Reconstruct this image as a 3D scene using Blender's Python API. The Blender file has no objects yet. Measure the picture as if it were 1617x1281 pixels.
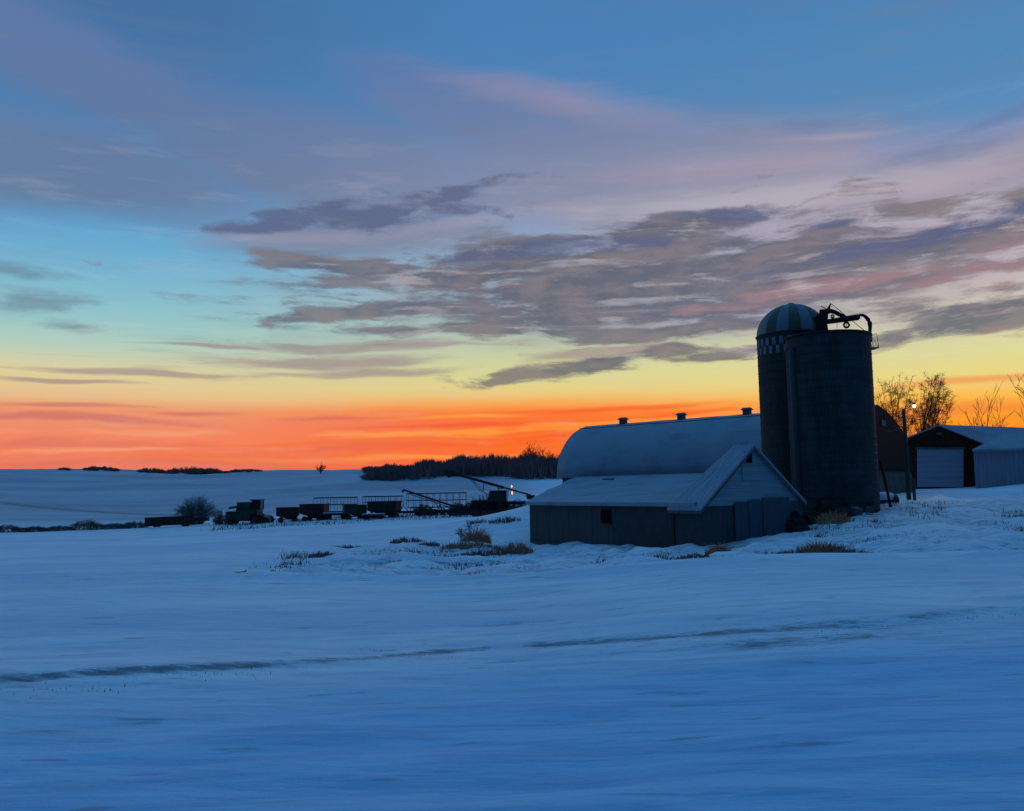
import bpy, math, random
import numpy as np
from mathutils import Vector, Matrix

# ------------------------------------------------------------------ camera
W0, H0, F = 1617.0, 1281.0, 1400.0
YH = 775.0
PITCH = math.atan((YH - H0 / 2) / F)
ROLL = math.radians(1.0)
scene = bpy.context.scene
COL = scene.collection
RM = Matrix.Rotation(math.radians(90) + PITCH, 3, 'X') @ Matrix.Rotation(-ROLL, 3, 'Z')
cam_data = bpy.data.cameras.new('camera')
cam = bpy.data.objects.new('camera', cam_data)
COL.objects.link(cam)
cam.matrix_world = RM.to_4x4()
cam_data.sensor_width = 36.0
cam_data.lens = 36.0 * F / W0
cam_data.clip_start = 0.1
cam_data.clip_end = 9000
scene.camera = cam

def ray(px, py):
    return (RM @ Vector(((px - W0 / 2) / F, -(py - H0 / 2) / F, -1.0)))

def P(px, py, D):
    d = ray(px, py)
    return d * (D / d.y)

# ------------------------------------------------------------------ exposure
scene.view_settings.view_transform = 'Standard'
scene.view_settings.look = 'None'
scene.view_settings.exposure = 0.0
scene.view_settings.gamma = 1.0

def s2l(c):
    out = []
    for v in c[:3]:
        v = v / 255.0
        out.append(v / 12.92 if v <= 0.04045 else ((v + 0.055) / 1.055) ** 2.4)
    return (out[0], out[1], out[2], 1.0)

# ------------------------------------------------------------------ node helper
class NT:
    def __init__(self, tree):
        self.t = tree
        self.n = tree.nodes
        self.l = tree.links
    def new(self, kind, **kw):
        nd = self.n.new(kind)
        for k, v in kw.items():
            setattr(nd, k, v)
        return nd
    def put(self, sock, v):
        if v is None:
            return
        if hasattr(v, 'is_output') or isinstance(v, bpy.types.NodeSocket):
            self.l.new(v, sock)
        else:
            sock.default_value = v
    def math(self, op, a, b=None, c=None, clamp=False):
        nd = self.new('ShaderNodeMath', operation=op, use_clamp=clamp)
        self.put(nd.inputs[0], a); self.put(nd.inputs[1], b)
        if c is not None:
            self.put(nd.inputs[2], c)
        return nd.outputs[0]
    def mix(self, f, a, b, blend='MIX'):
        nd = self.new('ShaderNodeMix', data_type='RGBA', blend_type=blend)
        self.put(nd.inputs[0], f); self.put(nd.inputs[6], a); self.put(nd.inputs[7], b)
        return nd.outputs[2]
    def step(self, v, lo, hi, smooth=True):
        nd = self.new('ShaderNodeMapRange', interpolation_type='SMOOTHSTEP' if smooth else 'LINEAR')
        self.put(nd.inputs[0], v)
        nd.inputs[1].default_value = lo; nd.inputs[2].default_value = hi
        nd.inputs[3].default_value = 0.0; nd.inputs[4].default_value = 1.0
        return nd.outputs[0]
    def ramp(self, f, stops, interp='LINEAR'):
        nd = self.new('ShaderNodeValToRGB')
        cr = nd.color_ramp
        cr.interpolation = interp
        while len(cr.elements) > 1:
            cr.elements.remove(cr.elements[0])
        cr.elements[0].position = stops[0][0]; cr.elements[0].color = stops[0][1]
        for p, c in stops[1:]:
            e = cr.elements.new(p); e.color = c
        self.put(nd.inputs[0], f)
        return nd.outputs[0]
    def noise(self, vec, scale, detail=6, rough=0.55, dist=0.0, lac=2.0):
        nd = self.new('ShaderNodeTexNoise')
        self.put(nd.inputs['Vector'], vec)
        nd.inputs['Scale'].default_value = scale
        nd.inputs['Detail'].default_value = detail
        nd.inputs['Roughness'].default_value = rough
        nd.inputs['Lacunarity'].default_value = lac
        nd.inputs['Distortion'].default_value = dist
        return nd
    def mapping(self, vec, loc=(0, 0, 0), rot=(0, 0, 0), scale=(1, 1, 1), kind='POINT'):
        nd = self.new('ShaderNodeMapping', vector_type=kind)
        self.put(nd.inputs[0], vec)
        nd.inputs[1].default_value = loc; nd.inputs[2].default_value = rot; nd.inputs[3].default_value = scale
        return nd.outputs[0]
    def combine(self, x, y, z=0.0):
        nd = self.new('ShaderNodeCombineXYZ')
        self.put(nd.inputs[0], x); self.put(nd.inputs[1], y); self.put(nd.inputs[2], z)
        return nd.outputs[0]
    def vmath(self, op, a, b=None, s=None):
        nd = self.new('ShaderNodeVectorMath', operation=op)
        self.put(nd.inputs[0], a)
        if b is not None:
            self.put(nd.inputs[1], b)
        if s is not None:
            self.put(nd.inputs['Scale'], s)
        return nd.outputs['Value'] if op in ('LENGTH', 'DOT_PRODUCT', 'DISTANCE') else nd.outputs['Vector']

def azel(px, py):
    d = ray(px, py).normalized()
    return math.atan2(d.x, d.y), math.asin(d.z)

# ------------------------------------------------------------------ world: dusk sky
world = bpy.data.worlds.new("World")
scene.world = world
world.use_nodes = True
wt = NT(world.node_tree)
wt.n.clear()
tc = wt.new('ShaderNodeTexCoord')
sep = wt.new('ShaderNodeSeparateXYZ')
wt.l.new(wt.vmath('NORMALIZE', tc.outputs['Generated']), sep.inputs[0])
dx, dy, dz = sep.outputs
EL = wt.math('ARCSINE', dz)
AZ = wt.math('ARCTAN2', dx, dy)
E0, E1 = -0.05, 1.57
elf = wt.math('DIVIDE', wt.math('SUBTRACT', EL, E0), E1 - E0)
# soft warp so the colour bands are never ruler-straight
AE = wt.combine(AZ, EL, 0.0)
wn = wt.noise(wt.mapping(AE, scale=(2.2, 11.0, 1)), 1.0, 5, 0.55)
warp = wt.math('MULTIPLY', wt.math('SUBTRACT', wn.outputs['Fac'], 0.5), 0.010)
elw = wt.math('ADD', elf, warp)

def stops(px, rows, high):
    out = [((azel(px, y)[1] - E0) / (E1 - E0), s2l(c)) for y, c in rows]
    out += [((e - E0) / (E1 - E0), s2l(c)) for e, c in high]
    return out
ZEN = [(0.62, (58, 118, 176)), (0.80, (60, 134, 194)), (1.1, (96, 160, 214)), (1.57, (106, 168, 222))]
left = wt.ramp(elw, stops(200, [(785, (222, 118, 98)), (735, (233, 124, 98)), (700, (246, 130, 92)), (668, (238, 142, 108)),
    (648, (236, 150, 108)), (630, (232, 188, 136)), (612, (226, 202, 148)), (590, (220, 208, 158)), (550, (180, 206, 188)), (500, (146, 196, 202)),
    (440, (124, 183, 207)), (370, (100, 166, 208)), (300, (84, 142, 194)), (150, (76, 122, 172)), (0, (68, 112, 160))], ZEN))
midc = wt.ramp(elw, stops(850, [(785, (250, 96, 30)), (735, (254, 102, 34)), (700, (252, 116, 48)), (668, (252, 108, 50)),
    (650, (252, 128, 52)), (636, (248, 172, 88)), (618, (232, 206, 132)), (595, (220, 214, 148)), (565, (206, 208, 160)), (520, (178, 196, 180)),
    (460, (164, 184, 196)), (380, (146, 164, 194)), (300, (126, 150, 194)), (200, (88, 132, 182)), (100, (76, 130, 184)), (0, (72, 126, 180))], ZEN))
right = wt.ramp(elw, stops(1500, [(785, (255, 100, 20)), (735, (255, 106, 24)), (700, (255, 132, 28)), (668, (255, 150, 40)),
    (640, (255, 172, 58)), (618, (250, 196, 92)), (596, (234, 214, 130)), (555, (222, 218, 156)), (510, (208, 202, 176)),
    (450, (200, 186, 182)), (380, (186, 172, 186)), (300, (172, 158, 178)), (230, (128, 142, 184)), (180, (92, 140, 186)), (100, (82, 136, 184)), (0, (78, 132, 182))], ZEN))
a_l, a_m, a_r = azel(200, 700)[0], azel(850, 700)[0], azel(1500, 700)[0]
base = wt.mix(wt.step(AZ, a_l, a_m), left, midc)
base = wt.mix(wt.step(AZ, a_m, a_r), base, right)

# stretched noise fields used to break up the clouds
wpn = wt.noise(wt.mapping(AE, scale=(5, 14, 1)), 1.0, 3, 0.5)
wvec = wt.vmath('MULTIPLY', wt.vmath('SUBTRACT', wpn.outputs['Color'], (0.5, 0.5, 0.5)), (0.09, 0.022, 0.0))
AEW = wt.vmath('ADD', AE, wvec)
streak = wt.noise(wt.mapping(AEW, rot=(0, 0, math.radians(-3)), scale=(9, 52, 1)), 1.0, 9, 0.62).outputs['Fac']
puff = wt.noise(wt.mapping(AEW, loc=(3, 7, 0), scale=(16, 44, 1)), 1.0, 8, 0.6).outputs['Fac']
soft = wt.noise(wt.mapping(AEW, loc=(9, 2, 0), scale=(3.0, 9, 1)), 1.0, 7, 0.55).outputs['Fac']
vein = wt.noise(wt.mapping(AEW, loc=(1, 4, 0), rot=(0, 0, math.radians(-4)), scale=(6, 70, 1)), 1.0, 7, 0.6).outputs['Fac']

def blob(px, py, wpx, hpx, tilt=0.0):
    return (px, py, wpx, hpx, tilt)
def union(bs):
    """1 at the heart of any of the ellipses, 0 on their edges"""
    r = None
    # a negligible dependence on the colour so far makes the layers evaluate one after another
    here = wt.vmath('ADD', AEW, wt.vmath('SCALE', sky, s=1e-6))
    for (px, py, wpx, hpx, tilt) in bs:
        a, e = azel(px, py)
        v = wt.mapping(here, loc=(a, e, 0), rot=(0, 0, math.radians(tilt)), scale=(wpx / F, hpx / F, 1), kind='TEXTURE')
        ln = wt.vmath('LENGTH', v)
        r = ln if r is None else wt.math('MINIMUM', r, ln)
    return wt.math('SUBTRACT', 1.0, r)
def dens(mask, field, amp, lo, hi):
    return wt.step(wt.math('ADD', mask, wt.math('MULTIPLY', wt.math('SUBTRACT', field, 0.5), amp)), lo, hi)

sky = base
# 1. high mauve veil
veil = union([blob(60, 255, 420, 95, -3), blob(520, 265, 470, 110, -10), blob(760, 170, 330, 70, -12), blob(1050, 290, 640, 115, -3),
              blob(1500, 300, 420, 95, 0), blob(600, 370, 330, 48, 2), blob(1150, 430, 620, 110, 2), blob(120, 110, 330, 75, -14)])
dv = dens(veil, soft, 1.0, -0.05, 0.62)
veilcol = wt.mix(wt.step(AZ, azel(100, 300)[0], azel(1500, 300)[0]), s2l((104, 120, 150)), s2l((160, 154, 170)))
veilcol = wt.mix(wt.step(elf, (azel(800, 330)[1] - E0) / (E1 - E0), (azel(800, 90)[1] - E0) / (E1 - E0)), veilcol, s2l((98, 122, 170)))
sky = wt.mix(wt.math('MULTIPLY', dv, 0.78), base, veilcol)
# pink upper edge and pale openings inside the veil
pk = union([blob(900, 160, 330, 34, -12), blob(1330, 212, 150, 7, -2), blob(1180, 262, 300, 24, -2), blob(1420, 290, 230, 26, 1),
            blob(470, 374, 230, 18, 3), blob(720, 356, 220, 16, 8)])
sky = wt.mix(wt.math('MULTIPLY', dens(pk, wt.math('ADD', wt.math('MULTIPLY', soft, 0.5), wt.math('MULTIPLY', vein, 0.5)), 2.4, -0.1, 1.2), 0.26), sky, s2l((206, 168, 176)))
pale = union([blob(1180, 318, 420, 32, 0), blob(1480, 330, 300, 26, 0)])
sky = wt.mix(wt.math('MULTIPLY', dens(pale, soft, 1.0, -0.1, 0.9), 0.5), sky, s2l((196, 188, 198)))
# 2. faint pink-grey wisps over the clear left part
w1 = union([blob(470, 570, 330, 16, 0), blob(250, 592, 190, 9, 0), blob(640, 548, 330, 11, 1), blob(130, 606, 130, 5, 0), blob(560, 590, 260, 8, 2),
            blob(330, 546, 180, 4, 0), blob(950, 556, 220, 14, 4)])
sky = wt.mix(wt.math('MULTIPLY', dens(w1, vein, 2.6, 0.0, 0.85), 0.72), sky, s2l((160, 138, 138)))
lg = union([blob(50, 470, 85, 26, 4), blob(115, 513, 62, 15, -3), blob(20, 428, 130, 14, 0), blob(800, 420, 200, 60, 0)])
sky = wt.mix(wt.math('MULTIPLY', dens(lg, wt.math('ADD', wt.math('MULTIPLY', puff, 0.6), wt.math('MULTIPLY', streak, 0.4)), 3.6, 0.0, 1.0), 0.62), sky, s2l((104, 126, 144)))
# 3. red streaks low over the horizon
rd = union([blob(120, 662, 230, 9, -1), blob(300, 655, 120, 6, 0), blob(80, 642, 200, 6, 0), blob(940, 648, 300, 11, 2), blob(1080, 655, 170, 13, 2),
            blob(560, 664, 220, 6, 0), blob(700, 676, 240, 6, 1), blob(900, 690, 200, 5, 1)])
redc = wt.mix(wt.step(AZ, azel(350, 660)[0], azel(900, 660)[0]), s2l((200, 104, 104)), s2l((250, 82, 44)))
sky = wt.mix(wt.math('MULTIPLY', dens(rd, vein, 2.2, 0.1, 0.95), 0.62), sky, redc)
yl = union([blob(620, 688, 420, 9, 1), blob(980, 668, 300, 7, 2), blob(260, 684, 300, 7, 0), blob(760, 660, 260, 6, 1), blob(180, 710, 260, 6, 0), blob(700, 722, 400, 7, 0)])
ylc = wt.mix(wt.step(AZ, azel(250, 660)[0], azel(800, 660)[0]), s2l((244, 160, 118)), s2l((255, 160, 62)))
sky = wt.mix(wt.math('MULTIPLY', dens(yl, vein, 3.4, 0.1, 1.0), 0.75), sky, ylc)
rs = union([blob(620, 706, 500, 10, 1), blob(1000, 700, 300, 8, 2), blob(150, 700, 300, 9, 0), blob(200, 730, 360, 10, 0), blob(700, 735, 400, 7, 0)])
rsc = wt.mix(wt.step(AZ, azel(250, 660)[0], azel(800, 660)[0]), s2l((214, 116, 104)), s2l((244, 92, 44)))
sky = wt.mix(wt.math('MULTIPLY', dens(rs, streak, 3.2, 0.1, 1.1), 0.6), sky, rsc)
gl = union([blob(350, 722, 480, 14, 0), blob(1500, 652, 300, 22, 0), blob(500, 700, 500, 6, 1), blob(1560, 600, 200, 10, 0)])
sky = wt.mix(wt.math('MULTIPLY', dens(gl, vein, 1.9, 0.2, 0.9), 0.5), sky, s2l((240, 112, 60)))
# orange glow fringing the underside of the bank
ug = union([blob(1330, 446, 380, 20, 5), blob(1560, 425, 170, 40, 6), blob(1480, 540, 240, 9, 4), blob(1560, 396, 160, 12, 6)])
# 4. the dark streaky bank
bank = union([blob(1010, 435, 560, 78, 3), blob(1360, 396, 500, 46, 4), blob(960, 492, 440, 46, 0), blob(790, 520, 250, 22, 0), blob(640, 482, 190, 22, 2),
              blob(1300, 440, 420, 50, 4), blob(585, 494, 110, 13, 4), blob(1530, 500, 170, 36, 4), blob(960, 572, 250, 18, 7),
              blob(1150, 555, 130, 12, 5), blob(1010, 370, 300, 22, 4), blob(700, 440, 220, 30, 0), blob(590, 430, 190, 24, -4), blob(560, 496, 150, 12, 3), blob(1140, 345, 180, 20, 0), blob(1080, 520, 260, 16, 2)])
bf = wt.math('ADD', wt.math('ADD', wt.math('MULTIPLY', streak, 0.5), wt.math('MULTIPLY', puff, 0.3)), wt.math('MULTIPLY', vein, 0.2))
db = dens(bank, bf, 6.0, -0.10, 0.60)
bankcol = wt.mix(wt.step(wt.math('ADD', puff, wt.math('MULTIPLY', streak, 0.4)), 0.60, 0.86), s2l((88, 92, 108)), s2l((126, 116, 122)))
bankcol = wt.mix(wt.math('MULTIPLY', dens(ug, streak, 4.5, 0.15, 0.9), 0.6), bankcol, s2l((166, 122, 130)))
sky = wt.mix(wt.math('MULTIPLY', db, 0.86), sky, bankcol)
rift = wt.math('MULTIPLY', db, wt.step(wt.math('ADD', wt.math('MULTIPLY', vein, 0.6), wt.math('MULTIPLY', puff, 0.4)), 0.49, 0.36))
sky = wt.mix(wt.math('MULTIPLY', rift, 0.8), sky, s2l((190, 178, 182)))
# 5. compact dark puffs
pf = union([blob(560, 342, 220, 28, 4), blob(700, 318, 150, 22, 12), blob(430, 356, 90, 12, 4), blob(1150, 338, 105, 15, -2), blob(1545, 346, 38, 12, 0), blob(1480, 356, 130, 11, 0),
            blob(1330, 352, 50, 8, 0), blob(1450, 372, 230, 19, 8), blob(880, 395, 260, 14, 3)])
fp = union([blob(1590, 185, 110, 14, 10), blob(1290, 196, 180, 14, -3), blob(1500, 235, 160, 22, 2)])
sky = wt.mix(wt.math('MULTIPLY', dens(fp, puff, 2.2, 0.0, 1.2), 0.5), sky, s2l((96, 122, 162)))
dp = dens(pf, puff, 3.2, -0.05, 0.7)
sky = wt.mix(wt.math('MULTIPLY', dp, 0.82), sky, s2l((90, 99, 132)))
tex = wt.math('MULTIPLY', wt.step(EL, azel(800, 640)[1], azel(800, 520)[1]), wt.step(wt.math('ADD', wt.math('MULTIPLY', vein, 0.5), wt.math('MULTIPLY', soft, 0.5)), 0.46, 0.68))
sky = wt.mix(wt.math('MULTIPLY', tex, 0.26), sky, s2l((116, 122, 148)))
sky = wt.mix(wt.math('MULTIPLY', wt.math('MULTIPLY', wt.step(streak, 0.48, 0.30), 0.12), wt.step(EL, azel(800, 150)[1], azel(800, 320)[1])), sky, s2l((206, 198, 200)))
# the eastern half of the sky, behind the viewer, is already night blue
back = wt.ramp(elf, [(0.0, s2l((30, 48, 74))), (0.12, s2l((32, 54, 88))), (0.35, s2l((34, 76, 124))), (0.6, s2l((52, 128, 188))), (1.0, s2l((106, 168, 222)))])
front = wt.step(dy, -0.15, 0.62)
sky = wt.mix(front, back, sky)
bgn = wt.new('ShaderNodeBackground')
wt.put(bgn.inputs[0], sky)
bgn.inputs[1].default_value = 1.0
wo = wt.new('ShaderNodeOutputWorld')
wt.l.new(bgn.outputs[0], wo.inputs[0])
world.cycles.sampling_method = 'MANUAL'
world.cycles.sample_map_resolution = 512

# ------------------------------------------------------------------ materials
def mat(name, col, rough=0.85, col2=None, nscale=1.5, amt=1.0, bump=0.0, bscale=20.0, stretch=(1, 1, 1), spec=0.3, metal=0.0):
    m = bpy.data.materials.new(name)
    m.use_nodes = True
    t = NT(m.node_tree)
    b = m.node_tree.nodes['Principled BSDF']
    b.inputs['Roughness'].default_value = rough
    b.inputs['Specular IOR Level'].default_value = spec
    b.inputs['Metallic'].default_value = metal
    co = t.new('ShaderNodeTexCoord').outputs['Object']
    mp = t.mapping(co, scale=stretch)
    if col2 is None:
        col2 = tuple(c * 0.55 for c in col)
    n = t.noise(mp, nscale, 7, 0.6)
    f = t.math('MULTIPLY', t.step(n.outputs['Fac'], 0.35, 0.7), amt)
    t.put(b.inputs['Base Color'], t.mix(f, (*col, 1), (*col2, 1)))
    if bump:
        n2 = t.noise(mp, bscale, 6, 0.6)
        bp = t.new('ShaderNodeBump')
        bp.inputs['Strength'].default_value = bump
        bp.inputs['Distance'].default_value = 0.05
        t.put(bp.inputs['Height'], n2.outputs['Fac'])
        t.l.new(bp.outputs[0], b.inputs['Normal'])
    return m

def siding(name, col, col2, pitch=0.25, axis='v', rough=0.8, gapf=0.5):
    """painted or bare boards: thin dark gaps plus streaky weathering"""
    m = bpy.data.materials.new(name); m.use_nodes = True
    t = NT(m.node_tree); b = m.node_tree.nodes['Principled BSDF']
    b.inputs['Roughness'].default_value = rough
    b.inputs['Specular IOR Level'].default_value = 0.2
    co = t.new('ShaderNodeTexCoord').outputs['Object']
    s = t.new('ShaderNodeSeparateXYZ'); t.l.new(co, s.inputs[0])
    if axis == 'v':
        c = t.math('ADD', s.outputs[0], t.math('MULTIPLY', s.outputs[1], 0.77))
    else:
        c = s.outputs[2]
    fr = t.math('FRACT', t.math('DIVIDE', c, pitch))
    gap = t.step(fr, 0.10, 0.02)
    st = (6, 6, 0.5) if axis == 'v' else (0.5, 0.5, 6)
    n = t.noise(t.mapping(co, scale=st), 1.0, 7, 0.65)
    colr = t.mix(t.step(n.outputs['Fac'], 0.3, 0.75), (*col, 1), (*col2, 1))
    colr = t.mix(t.math('MULTIPLY', gap, gapf), colr, (col2[0] * .4, col2[1] * .4, col2[2] * .4, 1))
    t.put(b.inputs['Base Color'], colr)
    bp = t.new('ShaderNodeBump'); bp.inputs['Strength'].default_value = 0.5; bp.inputs['Distance'].default_value = 0.02
    t.put(bp.inputs['Height'], t.math('SUBTRACT', n.outputs['Fac'], gap)); t.l.new(bp.outputs[0], b.inputs['Normal'])
    return m

SNOWC = (0.62, 0.80, 0.92)
def snow_roof_material():
    m = bpy.data.materials.new('roof snow'); m.use_nodes = True
    t = NT(m.node_tree); b = m.node_tree.nodes['Principled BSDF']
    b.inputs['Roughness'].default_value = 0.7
    b.inputs['Specular IOR Level'].default_value = 0.15
    co = t.new('ShaderNodeTexCoord').outputs['Object']
    n = t.noise(t.mapping(co, scale=(0.35, 0.35, 0.5)), 1.0, 8, 0.6, 0.3)
    n2 = t.noise(co, 5.0, 5, 0.6)
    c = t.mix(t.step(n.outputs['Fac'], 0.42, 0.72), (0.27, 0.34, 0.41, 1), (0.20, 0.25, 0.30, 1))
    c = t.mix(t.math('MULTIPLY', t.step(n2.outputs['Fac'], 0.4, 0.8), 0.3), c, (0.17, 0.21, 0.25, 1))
    t.put(b.inputs['Base Color'], c)
    bp = t.new('ShaderNodeBump'); bp.inputs['Strength'].default_value = 0.5; bp.inputs['Distance'].default_value = 0.12
    t.put(bp.inputs['Height'], n.outputs['Fac']); t.l.new(bp.outputs[0], b.inputs['Normal'])
    return m

M = {}
M['roofsnow'] = snow_roof_material()
M['capsnow'] = mat('settled snow', (0.55, 0.70, 0.82), 0.7, (0.42, 0.54, 0.64), 2.0, bump=0.3, bscale=4, spec=0.15)
M['concrete'] = mat('weathered wall block', (0.13, 0.14, 0.14), 0.9, (0.07, 0.075, 0.075), 0.8, bump=0.4, bscale=12, spec=0.15)
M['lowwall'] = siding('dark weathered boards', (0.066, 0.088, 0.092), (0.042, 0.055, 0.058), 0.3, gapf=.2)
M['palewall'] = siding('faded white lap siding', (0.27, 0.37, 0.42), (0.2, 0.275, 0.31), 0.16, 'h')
M['panel'] = siding('dull sheet metal panels', (0.07, 0.105, 0.13), (0.05, 0.075, 0.095), 0.22)
M['redwall'] = siding('old barn red boards', (0.075, 0.018, 0.010), (0.045, 0.012, 0.008), 0.28)
M['barnred'] = siding('deep barn red boards', (0.030, 0.007, 0.005), (0.018, 0.005, 0.004), 0.28)
M['blockwall'] = mat('grey green block footing', (0.09, 0.105, 0.10), 0.9, (0.05, 0.06, 0.058), 1.2, bump=0.3)
M['trim'] = mat('grey painted trim', (0.10, 0.12, 0.14), 0.7, (0.06, 0.07, 0.08), 3)
M['doorwhite'] = siding('white ribbed overhead door', (0.34, 0.34, 0.42), (0.27, 0.27, 0.34), 0.5, 'h', 0.5)
M['shedwhite'] = siding('white ribbed steel wall', (0.27, 0.27, 0.34), (0.21, 0.21, 0.27), 0.3, 'v', 0.5)
M['black'] = mat('blackened steel', (0.012, 0.012, 0.014), 0.6, (0.022, 0.014, 0.010), 4, spec=0.25)
M['darksteel'] = mat('dull dark steel', (0.03, 0.03, 0.035), 0.6, (0.045, 0.025, 0.018), 3, spec=0.3)
M['opening'] = mat('unlit opening', (0.006, 0.004, 0.004), 0.9, spec=0.05)
M['glass'] = mat('dark window glass', (0.01, 0.012, 0.015), 0.08, spec=0.5)
M['domewhite'] = mat('dome white enamel', (0.14, 0.19, 0.23), 0.6, (0.14, 0.19, 0.24), 3, spec=0.3)
M['domeolive'] = mat('dome ochre enamel', (0.066, 0.066, 0.046), 0.5, (0.07, 0.065, 0.035), 3, spec=0.3)
M['checkw'] = mat('check white', (0.16, 0.20, 0.23), 0.8, (0.20, 0.24, 0.27), 3)
M['hoop'] = mat('rusted hoop', (0.035, 0.035, 0.036), 0.6, (0.05, 0.035, 0.028), 5)
M['green'] = mat('faded green paint', (0.022, 0.045, 0.028), 0.6, (0.018, 0.028, 0.018), 2, spec=0.3)
M['red'] = mat('faded red paint', (0.07, 0.017, 0.014), 0.65, (0.035, 0.016, 0.014), 2)
M['rust'] = mat('rusty brown paint', (0.055, 0.026, 0.018), 0.8, (0.03, 0.018, 0.014), 2)
M['tyre'] = mat('black rubber', (0.012, 0.012, 0.012), 0.9)
M['wood'] = mat('bare grey wood', (0.10, 0.10, 0.105), 0.9, (0.05, 0.05, 0.055), 2, stretch=(4, 4, 0.4))
M['rackwood'] = mat('silvered rack timber', (0.05, 0.065, 0.075), 0.9, (0.03, 0.04, 0.048), 2)
M['polewood'] = mat('utility pole wood', (0.075, 0.07, 0.06), 0.9, (0.04, 0.038, 0.035), 2, stretch=(5, 5, 0.4))
M['bark'] = mat('winter bark', (0.045, 0.032, 0.024), 0.95, (0.025, 0.02, 0.016), 3)
M['twig'] = mat('winter twigs', (0.06, 0.045, 0.03), 0.95, (0.035, 0.028, 0.02), 1)
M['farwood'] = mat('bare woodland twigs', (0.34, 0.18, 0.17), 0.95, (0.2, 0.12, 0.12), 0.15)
M['shrubgrey'] = mat('grey shrub stems', (0.11, 0.13, 0.13), 0.95, (0.07, 0.085, 0.085), 1)
M['shrubred'] = mat('brown red stems', (0.13, 0.08, 0.07), 0.95, (0.08, 0.05, 0.045), 1)
M['grass'] = mat('dry straw grass', (0.58, 0.25, 0.13), 0.95, (0.38, 0.18, 0.1), 2)
M['grassdark'] = mat('dark dead grass', (0.30, 0.16, 0.13), 0.95, (0.18, 0.10, 0.085), 2)
M['rubble'] = mat('frozen dirt and rubble', (0.03, 0.027, 0.024), 0.95, (0.015, 0.014, 0.013), 2, bump=0.8, bscale=3)

def emis(name, col, k):
    m = bpy.data.materials.new(name); m.use_nodes = True
    b = m.node_tree.nodes['Principled BSDF']
    b.inputs['Base Color'].default_value = (0.8, 0.8, 0.8, 1)
    b.inputs['Emission Color'].default_value = (*col, 1)
    b.inputs['Emission Strength'].default_value = k
    return m
M['lamp'] = emis('yard light glow', (1.0, 0.95, 0.80), 8.0)
M['glintglow'] = emis('warm reflection glint', (1.0, 0.42, 0.22), 1.3)

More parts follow.
